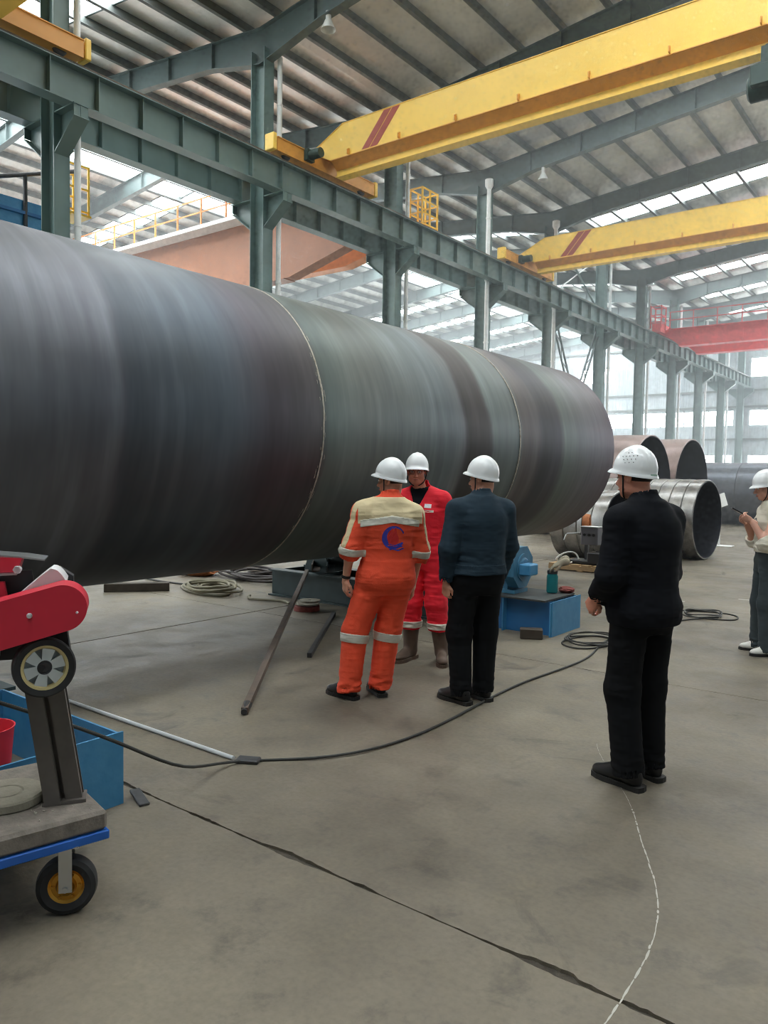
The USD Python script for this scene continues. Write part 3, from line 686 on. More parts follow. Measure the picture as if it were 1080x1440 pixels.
simple('phone_black', (22, 22, 26), 0.25)
simple('paper_tan', (178, 160, 128), 0.8)

def head_sdf(P):
    """head frame: x right, y forward, z up, origin between the ears"""
    d = ell(P, (0, -.014, .036), (.074, .094, .086))
    d = smin(d, ell(P, (0, .028, -.028), (.060, .064, .080)), .03)
    d = smin(d, ell(P, (0, .056, -.092), (.033, .030, .024)), .03)
    Q = np.abs(P) * np.array([1, 0, 0]) + P * np.array([0, 1, 1])
    d = smin(d, ell(Q, (.040, .052, -.034), (.026, .028, .028)), .02)
    d = smin(d, ell(Q, (.050, .010, -.070), (.020, .04, .024)), .025)
    d = smin(d, cone(Q, (0, .082, .018), (.034, .076, .014), .012, .010), .012)
    d = smax(d, -ell(Q, (.032, .098, -.001), (.015, .012, .010)), .012)
    d = smin(d, cone(P, (0, .086, .004), (0, .110, -.034), .008, .012), .010)
    d = smin(d, ell(Q, (.011, .098, -.038), (.009, .010, .008)), .008)
    d = smin(d, cone(Q, (0, .092, -.062), (.018, .086, -.064), .007, .004), .006)
    d = smin(d, cone(Q, (0, .088, -.074), (.016, .083, -.073), .007, .004), .006)
    d = smin(d, np.maximum(ell(Q, (.080, -.010, -.006), (.011, .020, .032)), -ell(Q, (.092, -.006, -.006), (.008, .011, .020))), .008)
    return d
HEADSC = 0.97
def helmet_mesh(tilt):
    n, t = 72, np.arange(72) * 2 * np.pi / 72
    rows = []
    front = np.clip(np.sin(t), 0, 1) ** 2; back = np.clip(-np.sin(t), 0, 1)
    def ring(r, z, ext=0.0): return np.stack([(.101 * r + ext) * np.cos(t), -.004 + (.122 * r + ext) * np.sin(t), np.broadcast_to(z, t.shape)], 1)
    for a in np.radians([90, 84, 76, 66, 55, 44, 33, 22, 11, 3]):
        R = ring(math.cos(a) + 1e-4, .042 + .125 * math.sin(a)); R[:, 2] += .005 * np.exp(-(R[:, 0] / .012) ** 2) * math.sin(a) + 0.003 * np.exp(-((np.abs(R[:, 0]) - .035) / .008) ** 2) * math.sin(a); rows.append(R)
    ext = .004 + .026 * front + .007 * back
    rows.append(np.c_[ring(1.0, .030)[:, :2], .030 - 0 * t]); q = ring(1.0, 0, 0); d = np.stack([np.cos(t), np.sin(t)], 1)
    for k, (e, z) in enumerate(((.6, .022), (1.0, .012), (1.0, .007), (.3, .018))): rows.append(np.c_[q[:, :2] + d * (ext * e)[:, None], z - .004 * front * e + 0 * t])
    inner = ring(.955, .026); rows.append(inner); rows.append(ring(.9, .09)); rows.append(ring(.5, .145)); rows.append(ring(.001, .155))
    v = np.concatenate(rows); m = len(rows); i, j = np.meshgrid(np.arange(m - 1), np.arange(n), indexing='ij'); j2 = (j + 1) % n
    f = np.stack([i * n + j, (i + 1) * n + j, (i + 1) * n + j2, i * n + j2], -1).reshape(-1, 4)
    f = np.vstack([f[:, [0, 1, 2]], f[:, [0, 2, 3]]])
    c, s = math.cos(tilt), math.sin(tilt); p = v - [0, 0, .06]
    v = np.stack([p[:, 0], p[:, 1] * c - p[:, 2] * s, p[:, 1] * s + p[:, 2] * c + .06], 1)
    return trimesh.Trimesh(v, f, process=False)

def hand_sdf(P, w, d, nrm, curl, side, s=1.0):
    """wrist w, direction d of the metacarpals, nrm = way the palm faces; curl in radians per joint; side +1: thumb towards cross(d, nrm)"""
    d = np.asarray(d, float) / np.linalg.norm(d); nrm = np.asarray(nrm, float); nrm = nrm - d * (nrm @ d); nrm /= np.linalg.norm(nrm); u = np.cross(d, nrm) * side
    X = lambda a, b, c: w + s * (a * u + b * d + c * nrm)
    ds = [cone(P, X(0, -.03, 0), X(0, .02, 0), .026 * s, .026 * s)]
    pal = [cone(P, X(.024, .03, 0), X(.030, .078, .002), .014 * s, .013 * s), cone(P, X(.008, .03, 0), X(.010, .084, 0), .014 * s, .013 * s), cone(P, X(-.010, .03, 0), X(-.010, .080, 0), .014 * s, .012 * s), cone(P, X(-.024, .03, .002), X(-.028, .072, .004), .013 * s, .011 * s)]
    out = union(ds + pal, .014 * s)
    for k, (px, py, L) in enumerate(((.031, .080, .068), (.011, .087, .076), (-.010, .083, .070), (-.029, .074, .056))):
        p = np.array([px, py, 0.0]); a = 0.25 + curl * (0.8 + .12 * k); r = (.0092, .0095, .009, .008)[k]
        for seg, fr in enumerate((.45, .31, .24)):
            q = p + L * fr * np.array([0.02 * (1.5 - k), math.cos(a), math.sin(a)]); out = smin(out, cone(P, X(*p), X(*q), r * s, (r - .0008) * s), .004 * s); p = q; a += curl; r -= .0008
    t0, t1, t2, t3 = (.020, .018, .006), (.042, .045, .020), (.046, .070, .030), (.040, .090, .038)
    for a, b, r1, r2 in ((t0, t1, .014, .012), (t1, t2, .0115, .0105), (t2, t3, .0105, .009)): out = smin(out, cone(P, X(*a), X(*b), r1 * s, r2 * s), .006 * s)
    return out

def shoe_sdf(P, a, dirv, s=1.0, boot=0.0, kn=None):
    """upper of a shoe: a = ankle joint, dirv = toe direction on the floor"""
    d = np.array([dirv[0], dirv[1], 0.0]); d /= np.linalg.norm(d); n = np.array([-d[1], d[0], 0]); Q = np.stack([(P - [a[0], a[1], 0]) @ n, (P - [a[0], a[1], 0]) @ d, P[:, 2]], 1) / s
    o = smin(ell(Q, (0, .135, .040), (.043, .075, .034)), ell(Q, (0, .05, .055), (.038, .09, .052)), .03)
    o = smin(o, ell(Q, (0, -.035, .055), (.034, .04, .055)), .03); o = smin(o, cone(Q, (0, -.015, .07), (0, -.02, .105 + boot), .038, .042 + .02 * (boot > 0)), .03)
    o = np.maximum(o, .016 - Q[:, 2]); o = smax(o, Q[:, 2] - (.10 + boot), .004) * s
    if boot:
        kn = np.asarray(kn, float); up = a + (kn - a) * ((.10 + boot - a[2]) / (kn[2] - a[2])); o = smin(o, smax(cone(P, a, up, .056, .068), P[:, 2] - (.10 + boot), .004), .03)
    return o
def sole_mesh(a, dirv, s=1.0):
    d = np.array([dirv[0], dirv[1]]); d /= np.linalg.norm(d); n = np.array([-d[1], d[0]])
    pts = [(-.036, -.06), (-.03, -.078), (0, -.085), (.03, -.078), (.036, -.06), (.032, .02), (.045, .11), (.042, .16), (.026, .20), (0, .214), (-.026, .20), (-.042, .16), (-.045, .11), (-.032, .02)]
    P = Polygon([tuple(np.array(a[:2]) + s * (x * n + y * d)) for x, y in pts]).buffer(.004)
    return MB().prism(P if P.exterior.is_ccw else Polygon(list(P.exterior.coords)[::-1]), .026 * s, z0=0.0)

def person(label, pos, az, J, clothes, skin='skin', helmet=True, tilt=0.0, helmet_extra=None, hair=True, long_hair=False, strap='strap_black', name='person'):
    """J: joints in the person's frame (x right, y forward, z up, origin on the floor). clothes: function(ctx) that adds the garments."""
    rot = -math.radians(az); t = thing(name, label, 'person', (pos[0], pos[1], 0), rot)
    put = lambda nm, m, mat, par=None, **kw: obj(nm, m, mat, par or t, local=True, smooth=kw.pop('smooth', True), **kw)
    hc, hy, hp = np.array(J['head'], float), J.get('head_yaw', 0.0), J.get('head_pitch', 0.0)
    cp, sp = math.cos(hp), math.sin(hp)
    Rp = np.array([[1, 0, 0], [0, cp, -sp], [0, sp, cp]]); Rz_ = np.array([[math.cos(hy), -math.sin(hy), 0], [math.sin(hy), math.cos(hy), 0], [0, 0, 1]]); RH = Rz_ @ Rp
    tohead = lambda P: ((P - hc) @ RH) / HEADSC
    fromhead = lambda v: (np.asarray(v, float) * HEADSC) @ RH.T + hc
    torso = J['torso']; nb = np.array(J['neck'], float)
    def trunk(P, g=0.0):
        d = loft(P, [(k[0], k[1], k[2], k[3] + g, k[4] + g) for k in torso])
        for s in 'LR': d = smin(d, cone(P, nb + np.array([0, -.012, -.055]), np.array(J['sh' + s]) + [0, 0, -.022], .062 + g * .8, .050 + g), .03)
        return d
    ctx = dict(J=J, put=put, t=t, trunk=trunk, fromhead=fromhead, tohead=tohead, nb=nb)
    # continuous body: head + neck, trunk and limbs, hands
    B = lambda lo, hi: (np.asarray(lo, float), np.asarray(hi, float))
    def headneck(P):
        d = head_sdf(tohead(P)) * HEADSC
        base = fromhead((0, -.028, -.06)); return smin(d, cone(P, base, nb - [0, 0, .05], .050, .060), .03)
    m1 = march(headneck, hc - [.16, .17, .26], hc + [.16, .17, .16], .0042, smooth=1)
    def limbs(P):
        ds = [trunk(P, -.012)]
        for s in 'LR':
            ds += [cone(P, np.array(J['sh' + s]) - [0, 0, .022], J['el' + s], .046, .038), cone(P, J['el' + s], J['wr' + s], .039, .026), cone(P, J['hip' + s], J['kn' + s], .072, .050), cone(P, J['kn' + s], J['an' + s], .050, .034), cone(P, J['an' + s], np.array(J['an' + s]) + np.array([*J['toe' + s], 0]) * .1 + [0, 0, -.03], .036, .03)]
        return union(ds, .03)
    allp = np.array([J[k + s] for k in ('sh', 'el', 'wr', 'hip', 'kn', 'an') for s in 'LR'] + [nb]); lo, hi = allp.min(0) - .2, allp.max(0) + .2
    m2 = march(limbs, [lo[0], lo[1], .0], [hi[0], hi[1], nb[2] + .1], .013, smooth=1)
    parts = [m1, m2]
    for s in 'LR':
        w = np.array(J['wr' + s], float); hd = J['hand' + s]
        fh = lambda P: hand_sdf(P, w, hd[0], hd[1], hd[2], hd[3], hd[4] if len(hd) > 4 else 1.0)
        parts.append(march(fh, w - .16, w + .16, .0040, smooth=1))
    man = None
    for m in parts:
        try:
            k = manifold3d.Manifold(manifold3d.Mesh(m.vertices.astype(np.float32), m.faces.astype(np.uint32)))
            if k.status() != manifold3d.Error.NoError or k.is_empty(): raise ValueError(str(k.status()))
            man = k if man is None else man + k
        except Exception as e: print('body piece', label, e)
    try: man = man.simplify(0.0006)
    except Exception: pass
    body = asmesh(man); put('body', body, skin)
    # face details
    for s in (-1, 1):
        e = trimesh.creation.icosphere(2, .0098); e.apply_scale((1.25, .8, .72)); e.vertices = fromhead(e.vertices + [s * .032, .0845, -.001])
        p = put('eye', e, 'eye_white'); q = trimesh.creation.icosphere(2, .0044); q.apply_scale((1, .5, 1)); q.vertices = fromhead(q.vertices + [s * .032, .0915, -.001]); put('iris', q, 'iris', p)
        bw = MB().tube([fromhead((s * .018, .096, .020)), fromhead((s * .034, .093, .024)), fromhead((s * .050, .080, .018))], .0035, n=6); put('eyebrow', bw, 'hair_black')
    lp = MB().tube([fromhead((-.022, .090, -.068)), fromhead((0, .1005, -.067)), fromhead((.022, .090, -.068))], np.interp(np.linspace(0, 1, 18), [0, .5, 1], [.002, .0055, .002]), n=8); put('lips', lp, 'lip')
    if hair:
        def hs(P):
            Q = tohead(P); d = ell(Q, (0, -.016, .038), (.080, .100, .092))
            d = np.maximum(d, Q[:, 1] - (.035 + 1.2 * np.clip(Q[:, 2] - .03, 0, .1))); d = np.maximum(d, -.052 - Q[:, 2] + .25 * np.clip(Q[:, 1] + .02, 0, 1))
            if long_hair: d = smin(d, cone(Q, (0, -.06, -.02), (0, -.085, -.12), .045, .03), .03)
            return smax(d, -(ell(Q, (.08, -.010, -.006), (.014, .024, .036))), .006) * HEADSC if not long_hair else d * HEADSC
        put('hair', march(hs, hc - [.15, .17, .2], hc + [.15, .15, .16], .006, smooth=1), 'hair_black')
    if helmet:
        hm = helmet_mesh(tilt); hm.vertices = fromhead(hm.vertices / HEADSC * 1.0 * HEADSC); hp_ = put('helmet', hm, 'helmet_white', smooth=50)
        for s in (-1, 1):
            st = MB().tube([fromhead((s * .092, .02, .035)), fromhead((s * .086, .018, -.02)), fromhead((s * .064, .034, -.085)), fromhead((s * .02, .052, -.120))], .0045, n=6)
            put('chin_strap', st, strap, hp_)
        if helmet_extra: helmet_extra(put, hp_, fromhead)
    clothes(ctx)
    return t

# ---- garments
def bounds_of(J, keys, pad):
    P = np.array([J[k] for k in keys], float); return P.min(0) - pad, P.max(0) + pad
def sleeve_d(P, J, s, r, upto='wr', frac=1.0):
    sh, el, wr = (np.array(J[k + s], float) for k in ('sh', 'el', 'wr')); end = el + (wr - el) * frac; sh = sh + [0, 0, -.022]
    return smin(cone(P, sh, el, r[0], r[1]), cone(P, el, end, r[1] * .98, r[2]), .03), end, (wr - el) / np.linalg.norm(wr - el)
def top_sdf(ctx, g, r, frac, hem, seed, amp=.006, collar=.03, hemr=0.0, open_wrist='LR'):
    """jacket or shirt: trunk grown by g, sleeves ending at frac of the forearm, hem height"""
    J = ctx['J']; nb = ctx['nb']
    K = [(k[0], k[1], k[2], k[3] + g + hemr * max(0, 1 - (k[0] - hem) / .25), k[4] + g + hemr * max(0, 1 - (k[0] - hem) / .25)) for k in J['torso']]
    def f(P):
        d = loft(P, K)
        for s in 'LR': d = smin(d, cone(P, nb + np.array([0, -.012, -.055]), np.array(J['sh' + s]) + [0, 0, -.022], .062 + g * .8, .050 + g), .03)
        d = smax(d, hem - P[:, 2], .01)
        for s in 'LR':
            e, end, ax = sleeve_d(P, J, s, r, frac=frac)
            e = smax(e, (P - end) @ ax, .006)
            d = smin(d, e, .035)
        d = smin(d, smax(cone(P, nb - [0, 0, .06], nb + [0, -.004, .03], .074, .064), P[:, 2] - (nb[2] + collar) - .25 * (-(P[:, 1] - nb[1])), .004), .02)
        near = np.abs(d) < .05
        if amp and near.any():
            Q = P[near]; w = np.full(len(Q), .5)
            for s in 'LR':
                w += np.exp(-(np.linalg.norm(Q - J['el' + s], axis=1) / .11) ** 2) + .7 * np.exp(-(np.linalg.norm(Q - (np.array(J['sh' + s]) - [0, 0, .12]), axis=1) / .1) ** 2)
            w += .8 * np.exp(-((Q[:, 2] - hem - .06) / .09) ** 2)
            d[near] -= amp * w * folds(Q, seed)
        for s in 'LR':
            if s in open_wrist and frac < 1.5:
                el, wr = np.array(J['el' + s], float), np.array(J['wr' + s], float); end = el + (wr - el) * frac; ax = (wr - el) / np.linalg.norm(wr - el)
                d = smax(d, -cone(P, end - ax * .03, end + ax * .05, r[2] - .007, r[2] - .007), .003)
        d = smax(d, -cone(P, nb + [0, .004, -.0], nb + [0, .0, .1], .058, .060), .003)
        return d
    lo, hi = bounds_of(J, ['shL', 'shR', 'elL', 'elR', 'wrL', 'wrR', 'neck'], .24); lo[2] = min(lo[2], hem - .05)
    return f, lo, np.array([hi[0], hi[1], nb[2] + .1])
def trousers_sdf(ctx, waist, rt, rk, ra, hem, seed, g=.012, amp=.006, flare=0.0):
    J = ctx['J']; K = [(k[0], k[1], k[2], k[3] + g, k[4] + g) for k in J['torso'] if k[0] < waist + .25]
    def f(P):
        d = smax(loft(P, K), P[:, 2] - waist, .008)
        for s in 'LR':
            hp_, kn, an = (np.array(J[k + s], float) for k in ('hip', 'kn', 'an'))
            leg = smin(cone(P, hp_ - [0, 0, .02], kn, rt, rk), cone(P, kn, an - [0, 0, .03], rk, ra), .04)
            d = smin(d, leg, .035)
        d = smax(d, hem - P[:, 2] - .02 * np.sin(P[:, 1] * 9), .006)
        near = np.abs(d) < .05
        if amp and near.any():
            Q = P[near]; w = np.full(len(Q), .45)
            for s in 'LR':
                kn, an = np.array(J['kn' + s]), np.array(J['an' + s]); w += .6 * np.exp(-(np.linalg.norm(Q - kn, axis=1) / .1) ** 2) + 1.5 * np.exp(-((Q[:, 2] - hem - .05) / .07) ** 2) * .5
            w += .5 * np.exp(-((Q[:, 2] - waist + .22) / .07) ** 2)
            d[near] -= amp * w * folds(Q, seed)
        for s in 'LR':
            an = np.array(J['an' + s], float); d = smax(d, -cone(P, [an[0], an[1], hem - .03], [an[0], an[1], hem + .02], ra - .008, ra - .008), .003)
        return d
    lo, hi = bounds_of(J, ['hipL', 'hipR', 'knL', 'knR', 'anL', 'anR'], .22); lo[2] = hem - .03
    return f, lo, np.array([hi[0], hi[1], waist + .04])
def overlay(ctx, nm, f, region, lo, hi, mat, th=.003, h=.006, par=None):
    """a patch or tape lying on the garment f where region(P) < 0"""
    g = lambda P: (lambda d: np.maximum(np.maximum(d - th, -(d + .008)), region(P)))(f(P))
    m = march(g, lo, hi, h, smooth=0)
    if len(m.faces): ctx['put'](nm, m, mat, par, smooth=40)
def band_region(a, b, w, rmax=.13):
    """slab across the limb a-b around fraction 0.. : (centre point, axis)"""
    a = np.asarray(a, float); ax = np.asarray(b, float); ax = ax / np.linalg.norm(ax)
    return lambda P: np.maximum(np.abs((P - a) @ ax) - w / 2, np.linalg.norm(P - a, axis=1) - rmax)
def shoes(ctx, mat, sole, s=1.0, boot=0.0, nm='shoe'):
    J = ctx['J']
    for k in 'LR':
        a = np.array(J['an' + k], float); f = lambda P: shoe_sdf(P, a, J['toe' + k], s, boot, J['kn' + k])
        m = march(f, [a[0] - .26, a[1] - .26, 0], [a[0] + .26, a[1] + .26, .16 + boot], .006, smooth=1)
        p = ctx['put'](nm, m, mat); ctx['put']('sole', sole_mesh(a, J['toe' + k], s), sole, p, smooth=False)
def on_surface(f, poly_m, origin, ex, ez, dirn, th=.0025):
    """lays a flat extruded print (x,y in the plane ex,ez) on the garment f, shooting along dirn from origin"""
    m = poly_m.copy(); v = m.vertices; o = np.asarray(origin, float) + v[:, :1] * np.asarray(ex, float) + v[:, 1:2] * np.asarray(ez, float)
    p = o.copy(); dirn = np.asarray(dirn, float)
    for _ in range(40): p = p + dirn * np.clip(f(p), -.02, .05)[:, None] * 0.7
    m.vertices = p - dirn * (.0008 + th * (v[:, 2:3] > 1e-6)); return m
# ------------------------------------------------------------------ the big rolled vessel on its turning rolls
PX, PZ, PR = -5.786, 2.004, 1.3486
WELDS = [1.35, 4.90, 8.45]; PEND = 11.5; PSTART = -2.2
def mill_scale():
    """dark rolled plate: bands and streaks that run round the shell"""
    rc = lambda *c: np.minimum(lin(c) * 2.1, 1)
    bands = [(-2.2, (60, 62, 66)), (0.9, (62, 62, 66)), (1.30, (66, 56, 54)), (1.55, (64, 56, 56)), (1.75, (80, 82, 86)), (2.9, (78, 80, 86)), (2.98, (56, 60, 66)), (3.9, (62, 68, 74)), (4.3, (58, 55, 60)), (4.85, (60, 58, 60)), (4.95, (74, 82, 80)), (5.5, (80, 84, 82)), (6.9, (70, 76, 78)), (7.15, (72, 74, 76)), (7.22, (44, 42, 42)), (7.72, (46, 43, 43)), (7.80, (74, 80, 79)), (8.4, (70, 76, 76)), (8.55, (64, 60, 60)), (8.95, (58, 55, 57)), (9.05, (42, 42, 45)), (9.6, (46, 46, 50)), (9.8, (70, 76, 74)), (10.6, (72, 72, 76)), (11.5, (66, 60, 66))]
    ramp = [((y - PSTART) / (PEND - PSTART), rc(*c)) for y, c in bands]
    n = {'g': ('geometry', {}), 's': ('separate_xyz', {}),
         'nw': ('noise_texture', {'scale': 0.9, 'detail': 4.0}), 'yy': ('math', {'math_type': 'multiply_add', 'value2': 0.35}), 'y0': ('math', {'math_type': 'subtract', 'value2': 0.175}),
         'mr': ('map_range', {'from_min': PSTART, 'from_max': PEND, 'to_min': 0.0, 'to_max': 1.0, 'clamp': True}), 'r': ('rgb_ramp', {'ramp': ramp}),
         'mp': ('mapping', {'scale': (0.8, 7.0, 0.8)}), 'n1': ('noise_texture', {'scale': 1.0, 'detail': 4.0, 'roughness': 0.55}),
         'r1': ('rgb_ramp', {'ramp': [(0.30, (0.72, 0.72, 0.74)), (0.55, (1, 1, 1)), (0.75, (1.35, 1.35, 1.35))]}),
         'n2': ('noise_texture', {'scale': 0.9, 'detail': 4.0, 'roughness': 0.5}), 'r2': ('rgb_ramp', {'ramp': [(0.30, (0.74, 0.73, 0.74)), (0.50, (1, 1, 1)), (0.70, (1.3, 1.3, 1.32))]}),
         'm1': ('mix', {'mix_type': 'multiply', 'fac': 0.8}), 'm2': ('mix', {'mix_type': 'multiply', 'fac': 0.9}),
         'rr': ('map_range', {'from_min': 0.3, 'from_max': 0.7, 'to_min': 0.42, 'to_max': 0.56, 'clamp': True}),
         'p': ('principled_bsdf', {'metallic': 0.7, 'specular_ior_level': 0.5})}
    l = [('g.position', 's.vector'), ('g.position', 'nw.vector'), ('nw.fac', 'yy.value1'), ('s.y', 'yy.value3'), ('yy.value', 'y0.value1'), ('y0.value', 'mr.value'), ('mr.result', 'r.fac'),
         ('g.position', 'mp.vector'), ('mp.vector', 'n1.vector'), ('n1.fac', 'r1.fac'), ('g.position', 'n2.vector'), ('n2.fac', 'r2.fac'),
         ('r.color', 'm1.color1'), ('r1.color', 'm1.color2'), ('m1.color', 'm2.color1'), ('r2.color', 'm2.color2'), ('m2.color', 'p.base_color'),
         ('n2.fac', 'rr.value'), ('rr.result', 'p.roughness')]
    MATS['mill_scale'] = usdkit.material(stage, '/World/Looks/mill_scale', n, l, surface='p.BSDF')
mill_scale()
simple('weld_metal', (150, 140, 126), 0.45, 0.5, scale=30, col2=(196, 190, 180), bump=0.6)
simple('weld_groove', (38, 34, 32), 0.8)
t = thing('steel_vessel', 'huge dark rolled steel pipe section lying on turning rolls across the hall', 'steel pipe', (PX, 5, PZ - PR))
cuts = [PSTART] + WELDS + [PEND]
for k in range(4):
    a, b = cuts[k] + .004, cuts[k + 1] - .004
    dr = (0.0, 0.003, -0.002, 0.002)[k]
    prof = [(PR - .028, 0), (PR + dr - .003, 0), (PR + dr, .004), (PR + dr, (b - a) * .3), (PR + dr, (b - a) * .7), (PR + dr, b - a - .004), (PR + dr - .003, b - a), (PR - .028, b - a)]
    obj('shell_ring', MB().lathe(prof, (PX, a, PZ), (0, 1, 0), n=160, closed=True), 'mill_scale', t, smooth=20)
rg = np.random.default_rng(3)
for w in WELDS:
    obj('weld_groove', MB().lathe([(PR - .012, -.012), (PR - .003, -.012), (PR - .003, .012), (PR - .012, .012)], (PX, w, PZ), (0, 1, 0), n=120, closed=True), 'weld_groove', t)
    th = np.arange(360) * 2 * np.pi / 360
    P = np.stack([np.cos(th) * 3, np.sin(th) * 3, th * 0 + w], 1); wd = 0.005 + 0.012 * meshkit.fbm(P * 4, 3); off = (meshkit.fbm(P * 2.2, 3, 4) - .5) * 0.02
    rows = []
    for s, h in ((-1, -0.002), (-.5, .006), (.5, .006), (1, -0.002)):
        r = PR + .001 + h; rows.append(np.stack([PX + r * np.cos(th), w + off + s * wd, PZ + r * np.sin(th)], 1))
    v = np.concatenate(rows); n = 360; i = np.arange(n); j = (i + 1) % n; f = []
    for q in range(4):
        q2 = (q + 1) % 4; f += [np.stack([i + q * n, j + q * n, j + q2 * n], 1), np.stack([i + q * n, j + q2 * n, i + q2 * n], 1)]
    obj('weld_bead', trimesh.Trimesh(v, np.vstack(f), process=False), 'weld_metal', t)
# bright spatter and scrape marks beside the first weld
for k in range(26):
    m = MB()
    a = rg.uniform(-.75, .62); s = rg.choice([-1, 1]); yy = 4.9 + s * rg.uniform(.012, .04); L = rg.uniform(.01, .06); r = PR + .0035
    p = lambda q, dy: (PX + r * math.cos(q), yy + dy, PZ + r * math.sin(q))
    m.tube([p(a, 0), p(a + L / 2, .002), p(a + L, 0)], rg.uniform(.001, .003), n=5, smooth=False)
    obj('grinding_mark', m, 'weld_metal', t)

simple('roll_green', (44, 60, 62), 0.55, var=0.2, scale=6)
simple('table_top', (66, 70, 70), 0.6, 0.2, var=0.15, scale=7)
simple('motor_blue', (62, 116, 146), 0.5, var=0.15, scale=8)
def roller_set(y0, label, near, xl=-7.25, xr=-3.3):
    """idler frame across the floor under the vessel, two wheels, a motor table towards the eye"""
    t = thing('turning_roll', label, 'turning roll', ((xl + xr) / 2, y0, 0))
    yw = 0.66
    for yy in (y0, y0 + yw):
        obj('side_beam', MB().box(((xl - 4.35) / 2, yy, .17), (abs(xl + 4.35), 0.02, 0.30)).box(((xl - 4.35) / 2, yy, .33), (abs(xl + 4.35), 0.16, 0.02)).box(((xl - 4.35) / 2, yy, .01), (abs(xl + 4.35), 0.16, 0.02)), 'roll_green', t, smooth=False)
    for x in (xl + .01, xl + .7, -5.8, -4.9): obj('stiffener', MB().box((x, y0 + yw / 2, .17), (0.02, yw, 0.3)), 'roll_green', t, smooth=False)
    # table with blue panels
    tx0, tx1 = -4.34, xr
    if near: obj('table_plate', MB().box(((tx0 + tx1) / 2 - .06, y0 + yw / 2 - .02, .352), (tx1 - tx0, yw + .04, 0.018)), 'table_top', t, smooth=False)
    obj('front_panel', MB().box(((tx0 + tx1) / 2, y0 + .05, .17), (tx1 - tx0, 0.012, 0.34)), 'blue_paint', t, smooth=False)
    obj('rear_panel', MB().box(((tx0 + tx1) / 2, y0 + yw, .17), (tx1 - tx0, 0.012, 0.34)), 'blue_worn', t, smooth=False)
    obj('end_panel', MB().box((tx1, y0 + yw / 2, .175), (0.012, yw + .02, 0.35)), 'blue_worn', t, smooth=False)
    for x in ((tx0, tx0 + .50, tx1 - .01) if near else (tx0,)): obj('rib', MB().box((x, y0 + (.01 if near else yw / 2), .17), (0.012, 0.09 if near else yw, 0.34)), 'blue_worn', t, smooth=False)
    # the two wheels on their brackets, tangent to the shell
    rw = 0.20
    for s, ang in ((-1, math.radians(33)), (1, math.radians(33))):
        cx = PX + s * (PR + rw + .003) * math.sin(ang); cz = PZ - (PR + rw + .003) * math.cos(ang); cy = y0 + yw / 2
        obj('wheel', MB().lathe([(0.03, -.11), (rw - .04, -.11), (rw, -.09), (rw, .09), (rw - .04, .11), (.03, .11)], (cx, cy, cz), (0, 1, 0), n=36, closed=True), 'rubber', t)
        br = MB().cyl((cx, cy - .19, cz), (cx, cy + .19, cz), .03)
        for q in (-.15, .15): br.prism([(cx - .22, .34), (cx + .22, .34), (cx + .07, cz + .06), (cx - .07, cz + .06)], 0.02, XZ(cy + q + .01))
        obj('wheel_bracket', br, 'motor_blue' if s > 0 else 'roll_green', t)
    return t
roller_set(7.05, 'turning roll frame with a blue motor table between the people and the big pipe', True)
roller_set(1.45, 'blue turning roll frame at the left edge behind the red machine', False, xr=-3.19)
# gear motor on the first frame
t = thing('gear_motor', 'blue geared motor with octagonal flange on the turning roll table', 'motor', (-3.85, 7.4, .36))
gx, gy = -4.07, 7.33
GS = .86
def gobj(nm, m, mat, smooth=32):
    q = asmesh(m).copy(); o = np.array([gx, gy, .362]); q.vertices = (q.vertices - o) * GS + o; obj(nm, q, mat, t, smooth=smooth)
GZ = .68
oc = [(.27 * math.cos(math.pi / 8 + k * math.pi / 4), .27 * math.sin(math.pi / 8 + k * math.pi / 4)) for k in range(8)]
gobj('flange', MB().prism(oc, 0.14, basis((gx + .20, gy, GZ), (0, 1, 0), (0, 0, 1), (1, 0, 0))), 'motor_blue', smooth=False)
gobj('gear_housing', MB().lathe([(0, 0), (.12, 0), (.15, .03), (.15, .10), (.19, .12), (.19, .20), (.22, .22), (.22, .34), (0, .34)], (gx - .14, gy, GZ), (1, 0, 0), n=32), 'motor_blue')
gobj('cover_plate', MB().lathe([(0, 0), (.1, 0), (.12, -.015), (.17, -.015), (.17, -.03), (0, -.03)], (gx + .37, gy, GZ), (1, 0, 0), n=24), 'motor_blue')
gobj('terminal_box', MB().box((gx + .42, gy - .02, GZ - .02), (0.16, 0.22, 0.14), bev=.015), 'blue_worn', smooth=False)
gobj('foot', MB().box((gx + .1, gy, .385), (0.44, 0.34, 0.045)).box((gx + .05, gy, .48), (0.3, 0.26, 0.16)), 'motor_blue', smooth=False)
# ------------------------------------------------------------------ things on and around the floor
simple('pipe_steel', (150, 148, 146), 0.32, 0.85, var=0.2, scale=2.0, rvar=0.08)
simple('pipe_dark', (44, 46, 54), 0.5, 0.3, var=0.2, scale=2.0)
simple('pipe_pink', (148, 130, 126), 0.42, 0.6, var=0.15, scale=2.0)
simple('pipe_grey', (108, 112, 120), 0.38, 0.75, var=0.1, scale=1.5)
simple('wood_pale', (182, 150, 112), 0.75, var=0.15, scale=8, stretch=(1, 6, 6))
simple('wood_dark', (66, 58, 50), 0.8, var=0.2, scale=8)
simple('hose_beige', (126, 120, 100), 0.7, var=0.15, scale=6)
simple('hose_dark', (72, 66, 66), 0.7, var=0.15, scale=6)
simple('copper_cloth', (176, 108, 66), 0.8, var=0.2, scale=20)
simple('glove_grey', (150, 142, 124), 0.9, var=0.15, scale=20, obj=True)
simple('rag_red', (132, 70, 64), 0.9, var=0.25, scale=25)
simple('box_grey', (108, 106, 112), 0.5, var=0.08)
simple('black_plastic', (34, 33, 35), 0.5)
simple('stone_grey', (142, 136, 122), 0.85, var=0.12, scale=20, bump=0.3)
